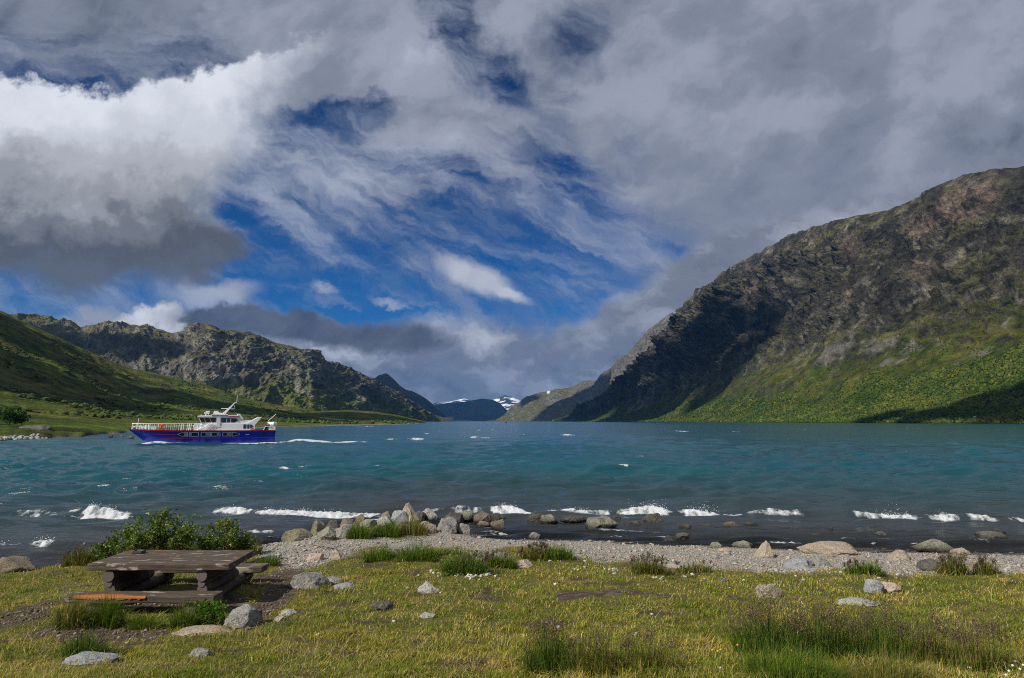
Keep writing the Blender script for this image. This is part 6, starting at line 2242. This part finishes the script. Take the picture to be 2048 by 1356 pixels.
def leaf_cloud(p, length, width, rs, tone, vary=0.4, upish=0.5):
    n = len(p)
    d = rs.randn(n, 3); d[:, 2] = np.abs(d[:, 2]) * upish + 0.1
    d /= np.linalg.norm(d, axis=1, keepdims=True)
    s = np.cross(d, rs.randn(n, 3)); s /= np.linalg.norm(s, axis=1, keepdims=True)
    L_ = (length * (0.6 + 0.8 * rs.rand(n)))[:, None]; W_ = (width * (0.6 + 0.8 * rs.rand(n)))[:, None]
    v = np.stack([p, p + d * L_ * 0.5 + s * W_ * 0.5, p + d * L_, p + d * L_ * 0.5 - s * W_ * 0.5], 1).reshape(-1, 3)
    f = (np.arange(n) * 4)[:, None] + np.arange(4)[None]
    c = np.repeat(np.asarray(tone) * (1 - vary + 2 * vary * rs.rand(n, 1)), 4, 0)
    return v, f, c


G1 = ((0.115, 0.190, 0.020), (0.170, 0.225, 0.028), (0.080, 0.140, 0.016)); G2 = ((0.13, 0.17, 0.025), (0.20, 0.20, 0.035), (0.09, 0.13, 0.02), (0.32, 0.25, 0.08)); G3 = ((0.065, 0.125, 0.015), (0.100, 0.170, 0.020), (0.14, 0.19, 0.026))
SD = 'seeding tussocks near the bottom of the bank'
tussock(1475, 1605, 1195, 1316, 'tall dark seeding grass tussock right below the spotted boulder', G3, 900, 1, 95, 0.5, 0.3, SD)
tussock(1585, 1725, 1205, 1322, 'bushy seeding grass tussock just right of the tallest one', G3, 900, 2, 105, 0.5, 0.3, SD)
tussock(1700, 1840, 1225, 1330, 'seeding grass tussock below the thin flat slab', G3, 800, 3, 90, 0.5, 0.3, SD)
tussock(1820, 1930, 1238, 1330, 'loose purple-brown seeding tussock near the right edge', G2, 500, 4, 70, 0.5, 0.3, SD)
tussock(1915, 2040, 1252, 1345, 'thin seeding tussock at the right edge of the bank', G2, 450, 5, 70, 0.5, 0.3, SD)
tussock(1500, 1700, 1285, 1372, 'broad bright green tussock at the bottom, in front of the seeding ones', G1, 1500, 6, 0, 0.5, 0.2)
tussock(1690, 1900, 1300, 1385, 'green tussock with dry stalks at the bottom right', G2, 1300, 7, 0, 0.5, 0.2)
tussock(1045, 1150, 1250, 1352, 'dark low seeding tussock at the bottom centre', G3, 700, 8, 60, 0.5, 0.2, SD)
tussock(1135, 1260, 1262, 1352, 'thin seeding tussock right of the dark one at the bottom centre', G2, 600, 9, 45, 0.5, 0.2, SD)
tussock(1250, 1360, 1262, 1345, 'straw-coloured seeding tussock between bottom centre and the big tussocks', G2, 450, 19, 40, 0.5, 0.2, SD)
BT = 'grass tufts along the top of the beach'
tussock(720, 790, 1093, 1124, 'fresh green tuft left below the grey beach slab', G1, 700, 10, 0, 0.4, 0.2, BT)
tussock(785, 880, 1088, 1122, 'fresh green tuft right below the grey beach slab', G1, 800, 11, 0, 0.4, 0.2, BT)
tussock(876, 975, 1100, 1150, 'dark leafy tuft in front of the half-sunk slab', G3, 900, 12, 20, 0.45, 0.2, BT, 160)
tussock(965, 1040, 1103, 1136, 'green tuft under the grey slab pair', G1, 600, 13, 12, 0.4, 0.2, BT)
tussock(1035, 1100, 1090, 1122, 'reddish seeding tuft above the orange-streaked rock', G2, 500, 14, 30, 0.4, 0.2, BT)
tussock(1085, 1150, 1088, 1122, 'bright green tuft at the right end of the turf tongue', G1, 700, 15, 0, 0.4, 0.2, BT)
tussock(1262, 1335, 1108, 1150, 'seeding tuft in the middle of the beach edge', G2, 600, 16, 26, 0.4, 0.2, BT)
tussock(1355, 1430, 1120, 1146, 'low tuft right of the seeding one on the beach edge', G2, 450, 17, 8, 0.4, 0.2, BT)
tussock(1695, 1780, 1118, 1150, 'broad low tuft left of the dark boulder', G1, 700, 18, 14, 0.4, 0.2, BT)
tussock(1886, 1942, 1108, 1152, 'round upright tuft right of the dark boulder', G2, 800, 20, 30, 0.5, 0.1, BT)
tussock(1958, 2004, 1116, 1152, 'small upright tuft near the right edge of the beach', G2, 500, 21, 20, 0.5, 0.1, BT)
tussock(505, 560, 1108, 1134, 'bright green tuft at the corner of the far bench', G1, 500, 22, 0, 0.5, 0.1, BT)
MT = 'tufts on the turf of the small point'
tussock(688, 745, 1042, 1078, 'green tuft at the left of the point turf', G1, 600, 23, 0, 0.5, 0.1, MT)
tussock(740, 800, 1038, 1074, 'green tuft in the middle of the point turf', G1, 600, 24, 0, 0.5, 0.1, MT)
tussock(795, 860, 1040, 1070, 'dry-tipped tuft at the right of the point turf', G2, 500, 25, 0, 0.5, 0.1, MT)
TT = 'grass growing round the table'
tussock(95, 170, 1190, 1262, 'long wind-bent tuft at the left end of the bench', G2, 800, 26, 0, 0.4, 0.5, TT)
tussock(160, 232, 1190, 1260, 'long green tuft in front of the bench', G1, 800, 27, 0, 0.4, 0.5, TT)
tussock(330, 385, 1205, 1262, 'green tuft by the right bench log', G1, 600, 28, 0, 0.4, 0.3, TT)
tussock(380, 440, 1202, 1254, 'bright leafy weed at the right end of the bench', G1, 350, 29, 0, 0.4, 0.2, TT, 260, 'weed', 'leafy_weed')
tussock(108, 200, 1262, 1318, 'dark wispy tuft on the bare gravel below the table', G3, 600, 30, 14, 0.4, 0.2, TT)
tussock(240, 320, 1232, 1262, 'low grass patch under the bench', G1, 600, 31, 0, 0.4, 0.2, TT)
BK = 'tall grass behind the table'
for k, (a, b, c_, d_, lb) in enumerate(((118, 185, 1092, 1132, 'wispy tall tuft left of the willow bush'), (180, 250, 1082, 1122, 'tall green tuft at the left foot of the willow bush'), (240, 320, 1066, 1116, 'tall green tuft in front of the larger willow bush'),
                                       (310, 390, 1068, 1113, 'tall tuft between the two willow bushes'), (380, 455, 1070, 1112, 'tall tuft in front of the smaller willow bush'), (445, 520, 1072, 1112, 'tall dry tuft at the right foot of the smaller willow bush'))):
    tussock(a, b, c_, d_, lb, G2 if k in (0, 5) else G1, 700, 40 + k, 16 if k in (0, 2, 5) else 0, 0.4, 0.2, BK)

# yellow flowers and clover in the tall grass
FLW = attr_mat('petals', 0.7, (0.9, 1.1), 5, 5, 0)


def flower(px, py, col, label, group, name, r=0.02, tall=0.0, z=None):
    g = ground_at(px, min(py + tall, 1390))
    u_, v_ = uv(px, py)
    bm = bmesh.new()
    y_ = g[1] + 0.1
    top = CAMZ + v_ * y_
    bmesh.ops.create_icosphere(bm, subdivisions=2, radius=r)
    rs = np.random.RandomState(int(px))
    for v in bm.verts:
        v.co *= rs.uniform(0.75, 1.25)
    me = bpy.data.meshes.new(name); bm.to_mesh(me); bm.free()
    a = me.attributes.new('Col', 'FLOAT_COLOR', 'POINT')
    a.data.foreach_set('color', np.tile(np.array((*col, 1), dtype=np.float32), len(me.vertices)))
    o = link(name, me, FLW, None, False)
    o.location = (u_ * y_, y_, max(top, g[2] + 0.03))
    tag(o, label, 'flower', group)
    bm = bmesh.new()
    add_tube(bm, [(0, 0, -max(0.04, o.location.z - g[2] + 0.02)), (0.004, 0, 0)], 0.003, 5)
    bm_obj('stem', bm, STEMM, o)


STEMM = plain_mat('green stem', (0.08, 0.13, 0.02), 0.7)
for a, b in ((1425, 1300), (1441, 1299), (1436, 1302), (1545, 1281), (1610, 1287), (1606, 1283), (1728, 1283), (1583, 1301), (1475, 1290)):
    flower(a, b, (0.65, 0.36, 0.02), 'tiny yellow flower in the tall grass of the big tussocks', 'yellow flowers in the tall grass', 'yellow_flower', 0.011, 40)
for a, b in ((2010, 1325), (2025, 1331), (2040, 1338), (2018, 1342), (2030, 1322), (2046, 1330), (1833, 1320), (1938, 1335), (2012, 1350), (1440, 1336), (1595, 1266)):
    flower(a, b, (0.72, 0.68, 0.58), 'white clover head in the grass at the bottom right', 'white clover heads', 'clover_flower', 0.013, 15)


# ------------------------------------------------------------------ willow bushes
BARK = attr_mat('bark', 0.9, (0.6, 1.3), 12, 30, 0.4, 0.01)
BARKP = plain_mat('grey brown bark', (0.10, 0.078, 0.055), 0.9, 0.2, 0.4, 20)


def shrub(label, lobes, depth, base_px, n_leaves, seed):
    """lobes: (px, py, radius px) outline of the bush in the photograph, given real depth"""
    rs = np.random.RandomState(seed)
    k = depth / FPX
    ub, vb = uv(*base_px)
    x0 = ub * depth; z0 = float(ground_z(x0, depth))
    root = empty('willow_bush', (x0, depth, z0))
    tag(root, label, 'bush', 'willow bushes behind the table')
    L3 = []
    for a, b, r in lobes:
        u_, v_ = uv(a, b)
        L3.append((np.array((u_ * depth - x0, rs.uniform(-0.25, 0.25), CAMZ + v_ * depth - z0)), r * k))
    bm = bmesh.new()
    tips = []
    for c_, r in L3:
        for q in range(7):
            d = rs.randn(3); d /= np.linalg.norm(d); d[2] = abs(d[2]) * 0.9
            e = c_ + d * r * rs.uniform(0.5, 1.15)
            s_ = np.array((rs.uniform(-0.25, 0.25) + 0.45 * c_[0], rs.uniform(-0.2, 0.2), -0.03))
            m_ = s_ * 0.45 + e * 0.55 + rs.randn(3) * 0.07
            add_tube(bm, [s_, s_ * 0.7 + m_ * 0.3 + rs.randn(3) * 0.02, m_, e], [0.016, 0.012, 0.008, 0.003], 5)
            for w in range(5):
                tips.append((m_ + (e - m_) * rs.uniform(0.1, 1.1) + rs.randn(3) * r * 0.10, r))
    bm_obj('branches', bm, BARKP, root)
    tp = np.array([t for t, r in tips]); tr_ = np.array([r for t, r in tips])
    idx = rs.randint(0, len(tp), n_leaves)
    pos = tp[idx] + rs.randn(n_leaves, 3) * (tr_[idx] * 0.17)[:, None]
    pos = pos[pos[:, 2] > 0.02]
    h = rs.rand(len(pos), 1)
    tone = np.array((0.060, 0.115, 0.018)) + h * np.array((0.095, 0.125, 0.016))
    v, f, c = leaf_cloud(pos, 0.062, 0.034, rs, tone, 0.3)
    link('foliage', np_mesh('foliage', v, f, c), LEAFMAT, root, False)
    # cream tufts of fluff and young leaves at the shoot ends
    sel = rs.choice(len(tp), max(8, len(tp) // 2), replace=False)
    bp = np.repeat(tp[sel], 7, 0) + rs.randn(len(sel) * 7, 3) * 0.022
    bp = bp[bp[:, 2] > 0.25]
    v, f, c = leaf_cloud(bp, 0.044, 0.032, rs, np.array((0.50, 0.42, 0.21)), 0.3)
    link('blossoms', np_mesh('blossoms', v, f, c), LEAFMAT, root, False)
    return root


shrub('larger willow bush with cream catkins behind the table', ((318, 1032, 20), (345, 1050, 30), (300, 1058, 30), (265, 1070, 26), (230, 1085, 24), (370, 1072, 24), (320, 1082, 30), (200, 1100, 16), (285, 1092, 26), (355, 1095, 22), (382, 1062, 13)), 15.4, (300, 1112), 7200, 3)
shrub('smaller willow bush right of the larger one behind the table', ((445, 1052, 20), (470, 1068, 20), (425, 1066, 20), (492, 1084, 13), (448, 1085, 22), (412, 1080, 14), (478, 1092, 14)), 15.6, (450, 1110), 3800, 4)


# ------------------------------------------------------------------ things along the other shores
def birch(label, px, py, h, w, seed, name='birch_tree', mt=None, group=None):
    rs = np.random.RandomState(seed)
    P_ = at_px(mt or near_hill, px, py)
    root = empty(name, tuple(P_))
    tag(root, label, 'tree', group)
    bm = bmesh.new()
    add_tube(bm, [(0, 0, -0.3), (0.05, 0, h * 0.3), (-0.05, 0.1, h * 0.62), (0, 0, h * 0.93)], [0.14 * h / 5, 0.11 * h / 5, 0.07 * h / 5, 0.02], 7)
    ends = [np.array((0, 0, h * 0.93)), np.array((0, 0, h * 0.75))]
    for q in range(11):
        a = rs.rand() * 6.28; z = h * rs.uniform(0.2, 0.75)
        e = np.array((math.cos(a) * w * 0.5 * rs.uniform(0.5, 0.95), math.sin(a) * w * 0.5 * rs.uniform(0.5, 0.95), z + h * rs.uniform(0.05, 0.2)))
        add_tube(bm, [(0, 0, z), tuple(e * 0.5 + np.array((0, 0, z * 0.5))), tuple(e)], [0.05 * h / 5, 0.035 * h / 5, 0.012], 5)
        ends += [e, e * 0.7 + np.array((0, 0, z * 0.3))]
    bm_obj('trunk', bm, BARKP, root)
    ends = np.array(ends)
    n = 1500
    i = rs.randint(0, len(ends), n)
    pos = ends[i] + rs.randn(n, 3) * np.array((w * 0.13, w * 0.13, h * 0.09))
    pos = pos[pos[:, 2] > 0.1 * h]
    tone = np.array((0.035, 0.070, 0.012)) + rs.rand(len(pos), 1) * np.array((0.045, 0.07, 0.01))
    v, f, c = leaf_cloud(pos, 0.5, 0.4, rs, tone, 0.3)
    link('crown', np_mesh('crown', v, f, c), LEAFMAT, root, False)


TS = 'birches on the left shore'
birch('round dark birch at the left edge of the far shore meadow', 18, 852, 3.8, 4.6, 1, group=TS)
birch('smaller birch touching the round dark one on the left shore', 42, 850, 3.4, 3.6, 2, group=TS)
birch('low birch bush at the very left edge of the far shore', -6, 848, 4.0, 4.4, 3, group=TS)

RIP = 'boulders of the breakwater on the left shore'
rs_ = np.random.RandomState(17)
protos = []
for k in range(4):
    v, f = rock_shape(900 + k, 1.0, 0.85, 0.7, 'block')
    protos.append(np_mesh('shore_boulder', v, f))
rmat = rock_mat('pale')
for me in protos:
    me.materials.append(rmat)
    me.polygons.foreach_set('use_smooth', np.ones(len(me.polygons), dtype=bool))
for k in range(46):
    a = rs_.uniform(-60, 96); b = rs_.uniform(873.5, 881.5) - 0.02 * max(0, a)
    u_, v_ = uv(a, b + 1.2)
    row = (881.5 - b) / 8.0
    ub, vb = uv(a, 882.3 - 0.03 * max(0, a))
    y_ = -CAMZ / vb + row * 6.5
    z_ = max(-0.05, CAMZ + v_ * y_)
    o = bpy.data.objects.new('shore_boulder', protos[k % 4])
    C.collection.objects.link(o)
    s_ = rs_.uniform(0.7, 1.35)
    o.location = (u_ * y_, y_, z_ - 0.2); o.scale = (s_, s_, s_); o.rotation_euler = (0, 0, rs_.rand() * 6.28)
    tag(o, 'pale boulder heaped in the breakwater at the left edge of the far shore', 'boulder', RIP)
rock(38, 104, 850, 863, 'dark', 'dark low outcrop on the meadow below the birches', 'slab', 950, cat='outcrop', name='outcrop', z=1.2)
rock(218, 225, 866, 875, 'dark', 'dark rock at the tip of the left shore spit', 'block', 951, z=0.0)
rock(257, 268, 871, 877, 'dark', 'low dark rock in the water just ahead of the ferry bow', 'slab', 952, z=0.0)
rock(239, 247, 870, 874, 'brown', 'tiny rock awash between the spit and the ferry', 'slab', 953, z=0.0)

# small white hut below the big mountain
P_ = at_px(right_mt, 1946, 838)
hut = empty('white_hut', (P_[0], P_[1] - 4, max(0.6, P_[2])))
tag(hut, 'small white hut at the foot of the right-hand mountain', 'hut')
bm = bmesh.new(); add_box(bm, -1.7, 1.7, -1.5, 1.5, -0.5, 2.3); bm_obj('walls', bm, WHITE, hut)
bm = bmesh.new(); add_prism(bm, ((-2.0, 2.2), (0, 3.5), (2.0, 2.2), (2.0, 2.35), (0, 3.7), (-2.0, 2.35)), -1.8, 1.8); bm_obj('roof', bm, plain_mat('pale roof', (0.5, 0.5, 0.5), 0.6), hut)
bm = bmesh.new(); add_box(bm, -0.45, 0.45, -1.54, -1.48, 0.0, 1.9); bm_obj('door', bm, GREYP, hut)


# ------------------------------------------------------------------ air
def haze():
    bm = bmesh.new()
    add_box(bm, -9000, 9000, -900, 19500, -14.5, 1150)
    m = bpy.data.materials.new('air')
    m.use_nodes = True
    nt = m.node_tree
    nt.nodes.clear()
    pv = nt.nodes.new('ShaderNodeVolumePrincipled')
    pv.inputs['Color'].default_value = (0.12, 0.42, 1.0, 1)
    pv.inputs['Density'].default_value = 0.000027
    pv.inputs['Anisotropy'].default_value = 0.2
    out = nt.nodes.new('ShaderNodeOutputMaterial')
    nt.links.new(pv.outputs[0], out.inputs['Volume'])
    o = bm_obj('haze', bm, m)
    tag(o, 'thin blue air over the lake that veils the far mountains', 'haze', None, 'stuff')


haze()
